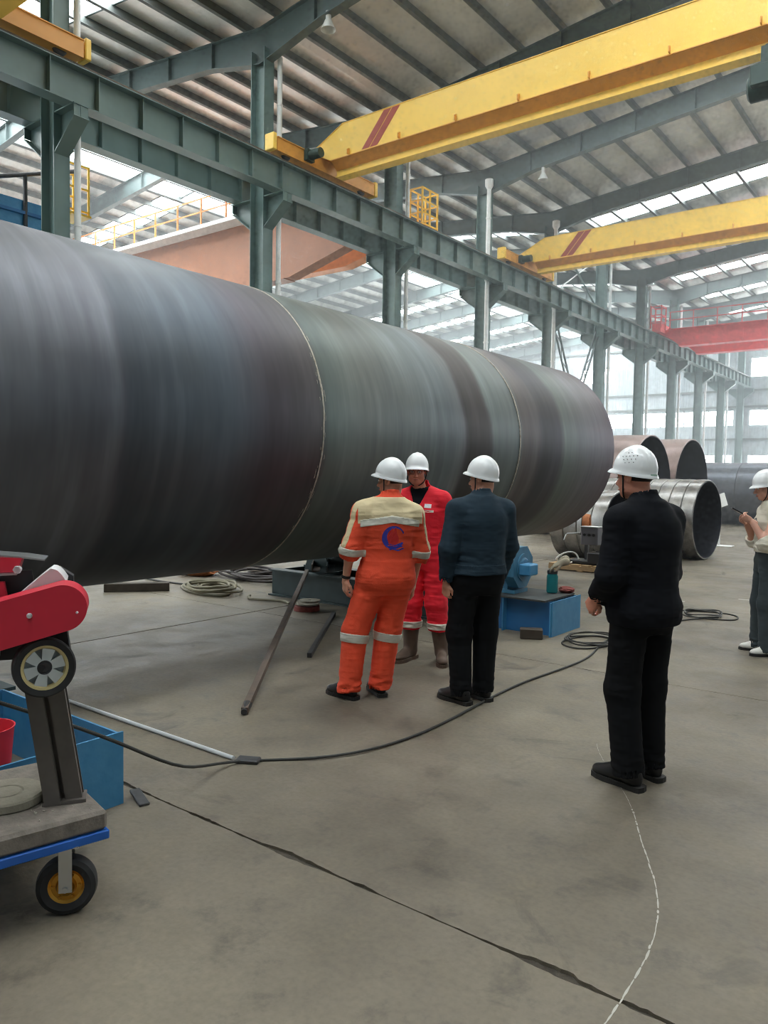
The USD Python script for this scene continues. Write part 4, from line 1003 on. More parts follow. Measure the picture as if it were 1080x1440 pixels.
MATS['bottle_teal'] = usdkit.material(stage, '/World/Looks/bottle_teal', {'p': ('principled_bsdf', {'base_color': lin((40, 132, 138)), 'roughness': 0.2, 'transmission_weight': 0.35, 'ior': 1.4})}, [], surface='p.BSDF')

def steel_ring(label, c, axis, r, L, mat, wall=0.035, seams=1, inner='pipe_dark', bands=()):
    """open pipe: c = centre of the mouth, axis points away from the mouth along the pipe"""
    a = np.array([axis[0], axis[1], 0.0]); a /= np.linalg.norm(a); c = np.asarray(c, float)
    t = thing('pipe_section', label, 'steel pipe', (c + a * L / 2) * [1, 1, 0])
    cuts = np.linspace(0, L, seams + 1)
    for k in range(seams):
        p, q = cuts[k] + .006, cuts[k + 1] - .006; g = .008 if seams > 1 else .004
        prof = [(r - wall, p), (r - g, p), (r, p + g * 1.5), (r + g * .8, (p + q) / 2), (r, q - g * 1.5), (r - g, q), (r - wall, q)]
        obj('shell_ring', MB().lathe(prof, c, a, n=72, closed=True), mat, t, smooth=25)
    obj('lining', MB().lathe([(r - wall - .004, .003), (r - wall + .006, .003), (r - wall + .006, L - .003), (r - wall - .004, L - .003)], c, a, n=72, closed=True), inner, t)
    for x in bands: obj('stiffener_ring', MB().lathe([(r - .002, x - .03), (r + .03, x - .03), (r + .03, x + .03), (r - .002, x + .03)], c, a, n=72, closed=True), mat, t)
    return t
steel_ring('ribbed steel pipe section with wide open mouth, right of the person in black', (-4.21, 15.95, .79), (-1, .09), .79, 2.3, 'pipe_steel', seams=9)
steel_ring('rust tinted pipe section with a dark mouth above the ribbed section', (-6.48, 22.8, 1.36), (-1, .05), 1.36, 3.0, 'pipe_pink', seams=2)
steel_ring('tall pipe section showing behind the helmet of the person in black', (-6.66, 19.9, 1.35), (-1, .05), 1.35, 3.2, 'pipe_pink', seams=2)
steel_ring('long grey pipe lying across the hall at the far right', (-1.8, 29.2, 1.09), (-1, .03), 1.09, 7.2, 'pipe_grey', seams=3)
steel_ring('short shiny ribbed ring behind the wire feeder and pallet', (-5.36, 14.34, .67), (-1, .09), .67, 1.15, 'pipe_steel', seams=4)

# card on a stand in front of the long pipe
t = thing('card_stand', 'thin stand with a tilted white card on a flat white base', 'sign stand', (-4.85, 19.4, 0))
obj('base', MB().box((-4.85, 19.4, .012), (0.62, 0.34, 0.024), bev=.008), 'white_paint', t, smooth=False)
obj('pole', MB().cyl((-4.85, 19.4, .02), (-4.85, 19.4, 1.0), .022, n=10), 'white_pvc', t)
q = MB().box((0, 0, 0), (0.17, 0.02, 0.34), bev=.006).get(); q.apply_transform(rotm((0, 1, 0), math.radians(-22)) @ rotm((1, 0, 0), math.radians(-20))); q.apply_translation((-4.80, 19.38, 1.10)); obj('card', q, 'white_paint', t, smooth=False)

# painted tick marks on the floor
for i, (x, y) in enumerate(((-3.05, 10.27), (-2.39, 11.01))):
    obj('floor_mark', MB().prism(sbox(x - .09, y - .03, x + .09, y + .03), .001, z0=.0002), 'chalk', fl, smooth=False, label='short white painted mark on the floor')

# cables and hoses
t0_ = thing('floor_cable', 'long dark cable curving over the floor from the red machine past the people', 'cable', (-2.7, 4, 0))
cp = [(-2.95, 1.30, .76), (-2.95, 1.594, .60), (-2.95, 1.952, .389), (-3.03, 2.35, .15), (-3.15, 2.79, .016), (-2.86, 3.13, .011), (-2.67, 3.61, .011), (-2.66, 4.26, .011), (-2.71, 5.35, .011), (-2.67, 6.47, .011), (-2.80, 7.2, .011), (-2.74, 7.87, .011), (-2.50, 9.0, .011), (-2.30, 9.3, .011)]
obj('sheath', MB().tube(cp, .008, n=8), 'cable_black', t0_)
def loops(name, label, c, rx, ry, n, mat, r=.010, seed=1, cat='cable', stackz=.018, rot=0.0, tail=()):
    rg = np.random.default_rng(seed); t = thing(name, label, cat, (c[0], c[1], 0)); cr, sr = math.cos(rot), math.sin(rot)
    for k in range(n):
        a = np.linspace(0, 2 * math.pi, 26); ph = rg.uniform(0, 6.28); e = 1 + rg.uniform(-.3, .22); e2 = 1 + rg.uniform(-.35, .2); ox, oy = rg.uniform(-.3, .3) * rx, rg.uniform(-.3, .3) * ry
        x = ox + rx * e * np.cos(a + ph) * (1 + .1 * np.sin(2 * a + ph)); y = oy + ry * e2 * np.sin(a + ph)
        z = r + stackz * (k * .5 + .5 + .5 * np.sin(3 * a + ph * 2)) * (k > 0)
        obj('loop', MB().tube(np.stack([c[0] + x * cr - y * sr, c[1] + x * sr + y * cr, z], 1), r, n=7), mat, t)
    if len(tail): obj('tail', MB().tube(tail, r, n=7), mat, t)
loops('cable_coil', 'loose dark cable loops on the floor between the blue table and the person in black', (-2.93, 7.12), .26, .30, 4, 'cable_black', .008, 3)
loops('cable_coil', 'dark cable loops on the floor to the right of the person in black', (-2.45, 9.35), .26, .30, 3, 'cable_black', .008, 8)
loops('hose_coil', 'untidy beige hose coil on the floor under the big pipe', (-8.05, 6.72), .50, .28, 7, 'hose_beige', .016, 5, 'hose', .022, rot=-.35, tail=[(-7.3, 6.7, .02), (-6.95, 6.56, .02), (-6.7, 6.66, .02), (-6.5, 6.6, .02)])
loops('hose_coil', 'dark hose coil lying farther back under the big pipe', (-8.55, 7.95), .55, .35, 8, 'hose_dark', .018, 9, 'hose', .024, rot=-.3)
t = thing('floor_cable', 'short dark cable running along the floor under the left part of the big pipe', 'cable', (-8.6, 6.4, 0))
obj('sheath', MB().tube([(-9.9, 7.0, .012), (-9.0, 6.75, .012), (-8.4, 6.75, .012), (-8.1, 6.55, .012)], .012, n=7), 'cable_black', t)
t = thing('rag', 'crumpled copper brown rag on the floor behind the big pipe', 'rag', (-9.45, 7.6, 0))
q = trimesh.creation.icosphere(4, 1.0); q.vertices *= (1 + .45 * (meshkit.fbm(q.vertices * 2.4, 3, 2)[:, None] - .5)); q.vertices = q.vertices * (.36, .26, .10) + (-9.45, 7.6, .085); obj('cloth', q, 'copper_cloth', t)
t = thing('timber_block', 'dark timber block on the floor under the left part of the big pipe', 'timber', (-8.73, 6.02, 0))
obj('block', MB().box((-8.73, 6.02, .055), (0.82, 0.14, 0.11), rz=math.radians(52), bev=.008), 'wood_dark', t, smooth=False)

# iron lever, rods and bars
t = thing('iron_bar', 'long rusty iron bar leaning from the floor on the turning roll frame', 'bar', (-3.76, 3.41, 0))
A, B = np.array([-3.76, 3.41, .025]), np.array([-6.50, 6.90, .385])
obj('bar', MB().bar(A, B, .045, .045), 'rust_steel', t, smooth=False)
obj('tip', MB().cyl(A + (A - B) / np.linalg.norm(A - B) * .02, A + (B - A) * .025, .02, .032, n=12), 'dark_steel', t)
t = thing('iron_bar', 'dark iron bar lying on the floor left of the person in orange', 'bar', (-5.1, 5.65, 0))
obj('bar', MB().bar((-4.51, 4.83, .022), (-5.68, 6.48, .022), .04, .04), 'dark_steel', t, smooth=False)
t = thing('steel_rod', 'bright steel rod lying on the floor behind the blue frame', 'rod', (-4.0, 2.82, 0))
obj('rod', MB().cyl((-4.98, 2.81, .013), (-3.2, 2.825, .013), .012, n=14), 'rod_zinc', t)
t = thing('steel_offcut', 'small dark steel offcut at the end of the bright rod', 'offcut', (-3.14, 2.84, 0))
obj('piece', MB().box((-3.12, 2.86, .012), (0.13, 0.07, 0.024), rz=.5, bev=.006), 'dark_steel', t, smooth=False)
t = thing('flat_bar', 'flat dark steel bar on the floor at the corner of the blue frame', 'bar', (-3.13, 2.25, 0))
obj('bar', MB().box((-3.17, 2.20, .007), (0.05, 0.20, 0.014), rz=1.2, bev=.003), 'dark_steel', t, smooth=False)
t = thing('angle_iron', 'brown steel angle pieces lying on the turning roll frame', 'angle iron', (-6.45, 7.05, .34))
for dx in (0.0, .24):
    obj('angle', MB().bar((-6.95 + dx, 7.60, .40), (-6.35 + dx, 6.90, .40), .09, .012).bar((-6.99 + dx, 7.57, .44), (-6.39 + dx, 6.87, .44), .012, .08), 'rust_steel' if dx == 0 else 'roll_green', t, smooth=False)
t = thing('disc_stack', 'stack of pale grinding discs and a dark flange on the floor beside the leaning bar', 'grinding discs', (-6.12, 6.5, 0))
obj('flange', MB().lathe([(0, 0), (.15, 0), (.15, .055), (.05, .06), (0, .06)], (-6.12, 6.5, 0), n=28), 'rag_red', t)
for k, (dx, dy) in enumerate(((-.05, .03), (.06, -.04), (.0, .05))):
    obj('disc', MB().lathe([(.02, 0), (.125, 0), (.125, .016), (.02, .016)], (-6.12 + dx, 6.5 + dy, .062 + .018 * k), n=28, closed=True), 'stone_grey', t)
t = thing('timber_block', 'small brown timber block on the floor in front of the blue table', 'timber', (-3.42, 6.86, 0))
obj('block', MB().box((-3.43, 6.86, .05), (0.22, 0.11, 0.10), rz=.5, bev=.008), 'wood_dark', t, smooth=False)

# on the motor table
t = thing('water_bottle', 'teal plastic water jar with a dark lid on the blue motor table', 'bottle', (-3.55, 7.56, .361))
c = (-3.55, 7.56, .362)
obj('jar', MB().lathe([(0, 0), (.052, 0), (.060, .012), (.060, .175), (.052, .195), (.050, .205), (0, .205)], c, n=28), 'bottle_teal', t)
obj('lid', MB().lathe([(.0, .203), (.054, .203), (.056, .21), (.056, .235), (.05, .242), (0, .242)], c, n=28), 'dark_steel', t)
t = thing('work_gloves', 'pair of grey work gloves laid over the lid of the teal jar', 'gloves', (-3.55, 7.56, .604))
def glove(P, o, d, up):
    return hand_sdf(P, o, d, up, .22, 1, 1.15)
for k, (o, d, up) in enumerate((((-3.47, 7.63, .705), (-.62, -.45, -.42), (.2, .1, -.8)), ((-3.44, 7.57, .690), (-.75, -.25, -.30), (.1, .3, -.8)))):
    o = np.array(o); dd = np.array(d) / np.linalg.norm(d)
    fg = lambda P: smin(glove(P, o, d, up), cone(P, o - dd * .035, o, .040, .036), .02)
    obj('glove', march(fg, o - .24, o + .26, .006, smooth=1), 'glove_grey', t)
t = thing('rag', 'dark red shop rag on the blue motor table beside the teal jar', 'rag', (-3.44, 7.66, .361))
q = trimesh.creation.icosphere(4, 1.0); q.vertices *= (1 + .5 * (meshkit.fbm(q.vertices * 2.2, 3, 6)[:, None] - .5)); q.vertices = q.vertices * (.085, .075, .035) + (-3.44, 7.68, .392); obj('cloth', q, 'rag_red', t)

# pallet with the wire feeder
t = thing('pallet', 'pale wooden pallet on the floor behind the blue table', 'pallet', (-5.25, 12.75, 0))
for k in range(3):
    obj('bearer', MB().box((-5.25, 12.28 + .45 * k, .055), (1.15, 0.09, 0.075)), 'wood_pale', t, smooth=False)
for k in range(6): obj('deck_board', MB().box((-5.74 + .196 * k, 12.73, .105), (0.14, 1.02, 0.022)), 'wood_pale', t, smooth=False)
for k in range(3): obj('bottom_board', MB().box((-5.72 + .47 * k, 12.73, .010), (0.11, 1.02, 0.018)), 'wood_pale', t, smooth=False)
t = thing('wire_feeder', 'dark welding wire feeder with a grey control box and copper wire coil on the pallet', 'welding machine', (-5.2, 12.55, .116))
obj('power_unit', MB().box((-4.98, 12.5, .225), (0.42, 0.30, 0.21), bev=.02).box((-4.98, 12.5, .335), (0.2, 0.04, 0.02)), 'black_plastic', t, smooth=False)
obj('base', MB().box((-5.35, 12.55, .15), (0.40, 0.40, 0.06), bev=.01), 'black_plastic', t, smooth=False)
obj('mast', MB().box((-5.30, 12.62, .42), (0.06, 0.06, 0.52)).box((-5.25, 12.6, .62), (0.46, 0.05, 0.04)), 'dark_steel', t, smooth=False)
cb = obj('control_box', MB().box((-5.16, 12.48, .60), (0.30, 0.22, 0.30), bev=.01), 'box_grey', t, smooth=False)
for kx in range(3): obj('knob', MB().cyl((-5.24 + .08 * kx, 12.372, .62), (-5.24 + .08 * kx, 12.345, .62), .022, n=12), 'black_plastic', cb)
obj('box_lid', MB().box((-5.16, 12.48, .756), (0.32, 0.24, 0.012)), 'white_paint', t, smooth=False)
obj('wire_coil', MB().lathe([(.14, -.05), (.19, -.06), (.20, 0), (.19, .06), (.14, .05)], (-5.36, 12.72, .76), (1, .3, 0), n=32, closed=True), 'copper_cloth', t)
obj('wire_reel', MB().lathe([(.03, -.07), (.21, -.07), (.21, -.06), (.03, -.06)], (-5.36, 12.72, .76), (1, .3, 0), n=28, closed=True), 'black_plastic', t)
obj('torch_arm', MB().cyl((-5.62, 12.5, .60), (-5.40, 12.55, .63), .02, n=10).cyl((-5.62, 12.5, .60), (-5.66, 12.48, .50), .02, .012, n=10).cyl((-5.0, 12.55, .6), (-4.72, 12.5, .62), .018, n=10), 'bright_steel', t)
obj('lead', MB().tube([(-5.35, 12.4, .2), (-5.55, 12.35, .3), (-5.7, 12.3, .2), (-5.75, 12.45, .13), (-5.5, 12.3, .13), (-5.6, 12.6, .13)], .014, n=7), 'white_paint', t)
# ------------------------------------------------------------------ red belt grinding machine on its cart, left front
MO = np.array([-2.66, 1.52, 0.0]); ME1 = np.array([.56, .828, 0.0]); ME1 /= np.linalg.norm(ME1); ME3 = np.array([ME1[1], -ME1[0], 0.0]); MZ = np.array([0, 0, 1.0])
mp = lambda a, z, c: MO + (a - (.38 if c > 0 else .12) * c - .01) * ME1 + z * MZ + c * ME3          # across, up, towards the aisle
MT = lambda c: basis(mp(0, 0, c), ME1, MZ, ME3)               # outline (across, up), extruded towards the aisle
simple('machine_red', (206, 40, 62), 0.42, var=0.05, scale=6)
simple('machine_pink_edge', (206, 40, 62), 0.35, var=0.03)
simple('post_steel', (98, 92, 88), 0.6, 0.25, var=0.15, scale=12)
simple('cart_slab', (122, 114, 106), 0.8, var=0.25, scale=16, bump=0.4)
simple('cart_blue', (30, 96, 186), 0.4, var=0.08)
simple('alloy', (204, 210, 212), 0.35, 0.5, var=0.06)
simple('motor_dull', (128, 136, 140), 0.5)
simple('gold_hub', (204, 150, 62), 0.25, 0.85, var=0.1)
simple('rim_yellow', (196, 180, 130), 0.5)
simple('belt_white', (206, 204, 206), 0.7, var=0.05)
simple('motor_pale', (160, 178, 190), 0.45, var=0.06)
simple('grit', (176, 170, 158), 0.8)

# cart
ca = np.array([.22, .975, 0.0]); ca /= np.linalg.norm(ca); cb_ = np.array([-ca[1], ca[0], 0.0]); CC = np.array([-2.462, 1.575, 0.0])   # right far corner; ca towards the hall, cb_ to the left
cpnt = lambda a, b, z: CC - a * ca + b * cb_ + z * MZ
yawc = math.atan2(ca[1], ca[0])
L_, W_ = 1.15, 0.64
t = thing('platform_cart', 'low cart with a worn grey slab, blue rim and a gold hubbed caster', 'cart', tuple(cpnt(L_ / 2, W_ / 2, 0)))
cen = lambda z: cpnt(L_ / 2, W_ / 2, z)
obj('slab', MB().box(cen(.324), (L_, W_, .072), rz=yawc, bev=.012), 'cart_slab', t, smooth=False)
obj('rim', MB().box(cen(.270), (L_ + .01, W_ + .01, .034), rz=yawc, bev=.004), 'cart_blue', t, smooth=False)
def caster(c, swivel, hub):
    """c: centre of the wheel"""
    c = np.asarray(c, float); ax = np.array([math.cos(swivel), math.sin(swivel), 0])
    k = obj('caster', MB().lathe([(.062, -.022), (.085, -.030), (.101, -.024), (.105, 0), (.101, .024), (.085, .030), (.062, .022)], c, ax, n=40, closed=True), 'rubber', t)
    obj('hub', MB().lathe([(.012, .014), (.03, .030), (.036, .018), (.052, .016), (.062, .022), (.064, -.022), (.052, -.016), (.036, -.018), (.03, -.03), (.012, -.014)], c, ax, n=32, closed=True), hub, k)
    for q in range(6):
        an = q * math.pi / 3; u = np.cross(ax, MZ); p = c + .045 * (math.cos(an) * u + math.sin(an) * MZ)
        obj('rib', MB().cyl(p + ax * .014, p + ax * .024, .006, n=8), hub, k)
    for s in (-1, 1): obj('fork', MB().box(c + ax * s * .040 + MZ * .07, (.005, .045, .165), rz=swivel), 'bright_steel', k, smooth=False)
    obj('axle', MB().cyl(c - ax * .05, c + ax * .05, .010, n=12), 'bright_steel', k)
    obj('plate', MB().box(c + MZ * .1495, (.09, .09, .006), rz=swivel), 'bright_steel', k, smooth=False)
sw = math.atan2(-.62, .78)
for a, b in ((.13, .05), (1.02, .06), (.13, .58), (1.02, .58)): caster(cpnt(a, b, .1055), sw, 'gold_hub')
# millstone like disc on the slab
t = thing('steel_disc', 'round grey steel disc lying on the cart slab', 'disc', tuple(cpnt(.26, .27, .36)))
obj('disc', MB().lathe([(.0, 0), (.13, 0), (.135, .006), (.135, .030), (.128, .036), (.06, .036), (.055, .031), (.05, .036), (0, .036)], cpnt(.27, .30, .361), n=40), 'stone_grey', t)
rg = np.random.default_rng(12); 
t = thing('metal_chips', 'pale metal chips scattered on the cart slab around the post', 'metal chips', tuple(cpnt(.08, .15, .36)), kind='stuff')
m = MB()
for k in range(46):
    a, b = rg.uniform(.02, .5), rg.uniform(.04, .4); s = rg.uniform(.002, .006); m.box(cpnt(a, b, .3605 + s * .5), (s * 2, s, s), rz=rg.uniform(0, 3))
obj('chips', m, 'grit', t, smooth=False, kind='stuff')

# the machine
t = thing('belt_grinder', 'red belt grinding machine with a white spoked contact wheel on a slanted grey post', 'grinding machine', (MO[0], MO[1], .36))
P0, P1 = mp(.012, .361, .03), mp(-.072, .92, .01)
po = MB(); x_, y_, z_ = ME1, MZ, ME3
for d0, d1, w in ((-.062, -.006, 0), (.004, .062, .02)):
    po.prism([(.012 + d0, .361), (.012 + d1, .361), (-.072 + d1, .93), (-.072 + d0, .93)], .035, MT(.012 - w))
obj('post', po, 'post_steel', t, smooth=False)
obj('post_web', MB().prism([(-.05, .361), (.074, .361), (-.010, .93), (-.134, .93)], .012, MT(-.035)), 'post_steel', t, smooth=False)
obj('foot', MB().box(mp(.012, .367, .0), (.15, .09, .012), rz=math.atan2(ME1[1], ME1[0])), 'post_steel', t, smooth=False)
# arm between post, wheel and guard
obj('arm', MB().prism([(-.16, .90), (-.02, .86), (.03, .92), (.015, 1.03), (-.06, 1.05), (-.16, 1.0)], .05, MT(-.03)).cyl(mp(-.003, .896, .02), mp(-.003, .896, .14), .014, n=12), 'black_plastic', t, smooth=30)
# wheel
wc = mp(-.003, .896, .115); wa = ME3 * .95 + ME1 * .22 + MZ * .06; wa /= np.linalg.norm(wa)
w = obj('contact_wheel', MB().lathe([(.078, -.028), (.098, -.028), (.104, -.022), (.104, .022), (.098, .028), (.080, .026), (.076, .012)], wc, wa, n=56, closed=True), 'rubber', t)
obj('wheel_rim', MB().lathe([(.066, -.02), (.0785, -.02), (.0785, .0255), (.070, .024), (.066, .014)], wc, wa, n=48, closed=True), 'rim_yellow', w)
obj('wheel_disc', MB().lathe([(.02, -.004), (.067, -.004), (.067, .001), (.02, .001)], wc, wa, n=40, closed=True), 'motor_dull', w)
bx_, by_, bz_ = frame(wa)
for q in range(6):
    an = q * math.pi / 3 + .3; d = math.cos(an) * bx_ + math.sin(an) * by_; s_ = np.cross(wa, d)
    T = basis(wc + wa * .004, d, s_, wa)
    obj('spoke', MB().prism([(.022, -.014), (.066, -.022), (.066, .022), (.022, .014)], .014, T), 'alloy', w, smooth=False)
obj('hub_cap', MB().lathe([(0, .022), (.015, .022), (.018, .018), (.024, .020), (.027, .014), (.027, -.01), (0, -.01)], wc, wa, n=28), 'dark_steel', w)
# guard: long capsule plate with a deep edge
ang = math.atan2(1.193 - 1.129, .082 + .152); ca_, sa_ = math.cos(ang), math.sin(ang)
c0 = np.array([.080, 1.112]); R_ = .0815
cap = [tuple(c0 + R_ * np.array([math.cos(q), math.sin(q)])) for q in np.linspace(-math.pi / 2 + ang, math.pi / 2 + ang, 28)]
Ld = np.array([-ca_, -sa_]) * .62
cap += [tuple(np.array(cap[-1]) + Ld), tuple(np.array(cap[0]) + Ld)]
g = obj('belt_guard', MB().prism(cap, .012, MT(.162)), 'machine_red', t, smooth=False)
wallp = Polygon(cap).difference(Polygon(cap).buffer(-.008))
obj('guard_edge', MB().prism(wallp, .12, MT(.162), z0=-.119), 'machine_red', t, smooth=30)
for a, z, r in ((-.020, 1.091, .0095), (.133, 1.096, .0045)): obj('bolt', MB().lathe([(0, .010), (r * .7, .009), (r, .004), (r, 0), (0, 0)], mp(a, z, .174), ME3, n=16), 'belt_white', g)
# white abrasive belt running up to the hood
bp = []
for q in np.linspace(0, 1, 14):
    bp.append((-.165 + .125 * q + .02 * math.sin(q * math.pi), 1.128 + .108 * q + .02 * math.sin(q * math.pi)))
for q in np.linspace(0, 1, 8)[1:]: bp.append((-.04 + .05 * q, 1.236 + .012 * math.sin(q * math.pi) - .045 * q))
belt = Polygon(bp + [(.0, 1.14), (-.10, 1.11)]).buffer(0)
obj('abrasive_belt', MB().prism(belt, .13, MT(-.09)), 'belt_white', t, smooth=30)
obj('belt_table', MB().prism([(-.19, 1.10), (-.03, 1.225), (.020, 1.19), (.022, 1.13), (-.1, 1.08)], .05, MT(-.145)), 'dark_steel', t, smooth=False)
# hood, bright flange and the motor
obj('hood', MB().prism([(-.62, 1.30), (-.30, 1.282), (-.155, 1.268), (-.172, 1.214), (-.62, 1.205)], .10, MT(-.16)), 'machine_red', t, smooth=False)
obj('hood_lip', MB().prism([(-.62, 1.202), (-.172, 1.2125), (-.172, 1.206), (-.62, 1.195)], .13, MT(-.165)).prism([(-.62, 1.303), (-.30, 1.285), (-.155, 1.271), (-.084, 1.259), (-.084, 1.254), (-.16, 1.265), (-.62, 1.298)], .14, MT(-.20)), 'bright_steel', t, smooth=False)
obj('hood_bolt', MB().cyl(mp(-.155, 1.225, -.07), mp(-.155, 1.225, -.035), .010, n=12).cyl(mp(-.155, 1.225, -.05), mp(-.155, 1.225, -.035), .015, n=6), 'belt_white', t)
obj('inner_plate', MB().prism([(-.62, 1.185), (-.205, 1.18), (-.195, 1.12), (-.62, 1.08)], .03, MT(-.075)), 'machine_red', t, smooth=False)
obj('frame_plate', MB().prism([(-.62, 1.21), (-.12, 1.215), (-.10, 1.0), (-.2, .95), (-.62, .95)], .02, MT(-.115)), 'black_plastic', t, smooth=False)
obj('motor', MB().lathe([(0, 0), (.06, 0), (.075, .012), (.075, .05), (.07, .055), (.07, .20), (.06, .215), (0, .215)], mp(-.40, .95, .05), ME1, n=28), 'motor_pale', t)
obj('motor_bracket', MB().prism([(-.62, .90), (-.16, .90), (-.12, .96), (-.2, 1.0), (-.62, 1.02)], .03, MT(-.035)), 'black_plastic', t, smooth=False)
# red pail standing in the open blue frame
t = thing('pail', 'small red pail standing in the open blue frame behind the cart', 'pail', (-3.72, 1.72, 0.02))
obj('bucket', MB().lathe([(0, 0), (.10, 0), (.13, .33), (.135, .345), (.128, .345), (.095, .012), (0, .012)], (-3.72, 1.72, .012), n=32), 'red_paint', t)
obj('handle', MB().tube([(-3.72 + .13 * math.cos(a), 1.72, .345 + .11 * math.sin(a)) for a in np.linspace(0, math.pi, 9)], .004, n=6), 'bright_steel', t)
# ---- the five people
def torso_keys(hip, mid, sh, w=1.0, d=1.0, belly=0.0, top=None):
    """hip, mid, sh: (x, y, z) of pelvis, waist and shoulder line"""
    hip, mid, sh = (np.array(q, float) for q in (hip, mid, sh)); L = sh - mid
    return [(hip[2] - .13, hip[0], hip[1] - .005, .120 * w, .085 * d), (hip[2] - .02, hip[0], hip[1] - .01, .165 * w, .115 * d), (mid[2] - .03, mid[0], mid[1] + belly * .3, .145 * w, .105 * d + belly), (mid[2] + .10, *(mid + L * .33)[:2], .150 * w, .108 * d + belly * .5),
            (sh[2] - .13, *(mid + L * .70)[:2], .168 * w, .118 * d), (sh[2] - .05, sh[0], sh[1] - .01, .150 * w, .098 * d), (sh[2] + .01, sh[0], sh[1] - .014, .100 * w, .074 * d), (sh[2] + .06, sh[0], sh[1] - .01, .060, .056)]
V = lambda *a: np.array(a, float)
DOWN = V(0, 0, -1)

# 1. orange coverall, back to the camera
J = dict(head=V(.035, .035, 1.553), head_yaw=math.radians(48), head_pitch=-.06, neck=V(.02, .0, 1.44),
         shL=V(-.175, 0, 1.345), shR=V(.185, .0, 1.325), elL=V(-.265, -.01, 1.06), elR=V(.245, .01, 1.04), wrL=V(-.29, .03, .845), wrR=V(.215, .06, .80),
         hipL=V(-.10, 0, .86), hipR=V(.085, 0, .86), knL=V(-.215, .03, .47), knR=V(.03, .04, .47), anL=V(-.265, -.01, .085), anR=V(-.03, .03, .085), toeL=(-.55, .8), toeR=(-.1, 1),
         handL=(V(-.05, .1, -1), V(1, .2, 0), .45, 1), handR=(V(0, .1, -1), V(-1, .2, 0), .4, -1))
J['torso'] = torso_keys((-.005, 0, .88), (.005, 0, 1.02), (.005, .0, 1.36), w=1.03, d=1.02)
def cl_orange(c):
    J = c['J']; f1, lo, hi = top_sdf(c, .030, (.078, .074, .066), .30, .80, 11, amp=.012, collar=.035)
    f2, lo2, hi2 = trousers_sdf(c, .98, .112, .092, .078, .045, 12, g=.030, amp=.013)
    f = lambda P: smin(f1(P), f2(P), .03)
    lo = np.minimum(lo, lo2); m = march(f, lo, hi, .010, smooth=2); cv = c['put']('coverall', m, 'orange_cloth')
    # waist seam
    ys = lambda P: 1.285 - .03 * np.abs(P[:, 0]) / .18
    rw = lambda P: np.maximum(np.maximum(ys(P) + .0 - P[:, 2], P[:, 2] - 1.435), np.abs(P[:, 0] - .005) - .235)
    b0, b1 = V(-.33, -.28, 1.2), V(.33, .28, 1.46)
    sil = lambda P: np.maximum(np.abs(P[:, 2] - (ys(P) - .0)) - .026, np.abs(P[:, 0]) - .215)
    overlay(c, 'shoulder_yoke', f, lambda P: np.maximum(rw(P), .03 - np.linalg.norm(P[:, :2] - c['nb'][:2], axis=1) + .05), b0, b1, 'cream_cloth')
    overlay(c, 'reflective_tape', f, sil, b0, b1, 'silver_tape', th=.0045)
    for s in 'LR':
        sh, el, wr = (np.array(J[k + s], float) for k in ('sh', 'el', 'wr')); sg = -1 if s == 'L' else 1
        axis = (el - sh) / np.linalg.norm(el - sh); side = V(sg, -.55, 0); side -= axis * (side @ axis); side /= np.linalg.norm(side); n2 = np.cross(axis, side)
        st = lambda P: np.maximum(np.maximum(np.abs((P - sh) @ n2) - .026, -((P - sh) @ side)), np.maximum(-.07 - (P - sh) @ axis, (P - el) @ axis - .0))
        overlay(c, 'sleeve_stripe', f, st, np.minimum(sh, el) - .14, np.maximum(sh, el) + .14, 'cream_cloth')
        ax2 = (wr - el) / np.linalg.norm(wr - el)
        overlay(c, 'reflective_tape', f, band_region(el + ax2 * .005, ax2, .052, .115), el - .15, el + .15, 'silver_tape', th=.0045)
        kn, an = (np.array(J[k + s], float) for k in ('kn', 'an')); sp = kn + (an - kn) * .12
        overlay(c, 'reflective_tape', f, band_region(sp, kn - an, .062, .125), sp - .17, sp + .17, 'silver_tape', th=.0045)
    # emblem: blue ring open to the right over waves, a red flame inside
    ring = Point(0, 0).buffer(.082, 48).difference(Point(.012, .006).buffer(.060, 48)).difference(Polygon([(.02, 0), (.2, .10), (.2, -.055), (.04, -.03)]))
    fl_ = Polygon([(-.03, -.045), (-.042, -.01), (-.03, .03), (-.012, .066), (-.014, .02), (.002, .042), (.012, .072), (.02, .03), (.034, .0), (.034, -.03), (.012, -.05)]).buffer(.003)
    waves = union_all([LineString([(-.045 + .011 * k + .01 * q, -.050 - .017 * q + .006 * math.sin(k * .9)) for k in range(10)]).buffer(.0045) for q in range(3)])
    ex, ez, dr = V(1, 0, 0), V(0, 0, 1), V(0, 1, 0); o = V(.01, -.34, 1.155)
    def lay(sh_, nm, mat):
        gs = getattr(sh_, 'geoms', [sh_])
        mm = []
        for g_ in gs:
            q = trimesh.creation.extrude_polygon(g_.simplify(.001).segmentize(.012), .002, engine='earcut'); mm.append(q)
        q = trimesh.util.concatenate(mm); c['put'](nm, on_surface(f, q, o, ex, ez, dr), mat, cv, smooth=False)
    lay(ring, 'emblem_ring', 'emblem_blue'); lay(fl_, 'emblem_flame', 'emblem_red'); lay(waves.difference(fl_), 'emblem_waves', 'emblem_blue')
    wt = MB().lathe([(.030, -.011), (.034, -.008), (.034, .008), (.030, .011)], np.array(J['wrL']) + V(.001, -.003, .02), np.array(J['elL']) - np.array(J['wrL']), n=24, closed=True); c['put']('wristwatch', wt, 'strap_black')
    shoes(c, 'shoe_leather', 'sole_dark')
person('person in an orange coverall with a blue round emblem on the back and white helmet', (-3.33, 4.36), -52.0, J, cl_orange, tilt=.26)

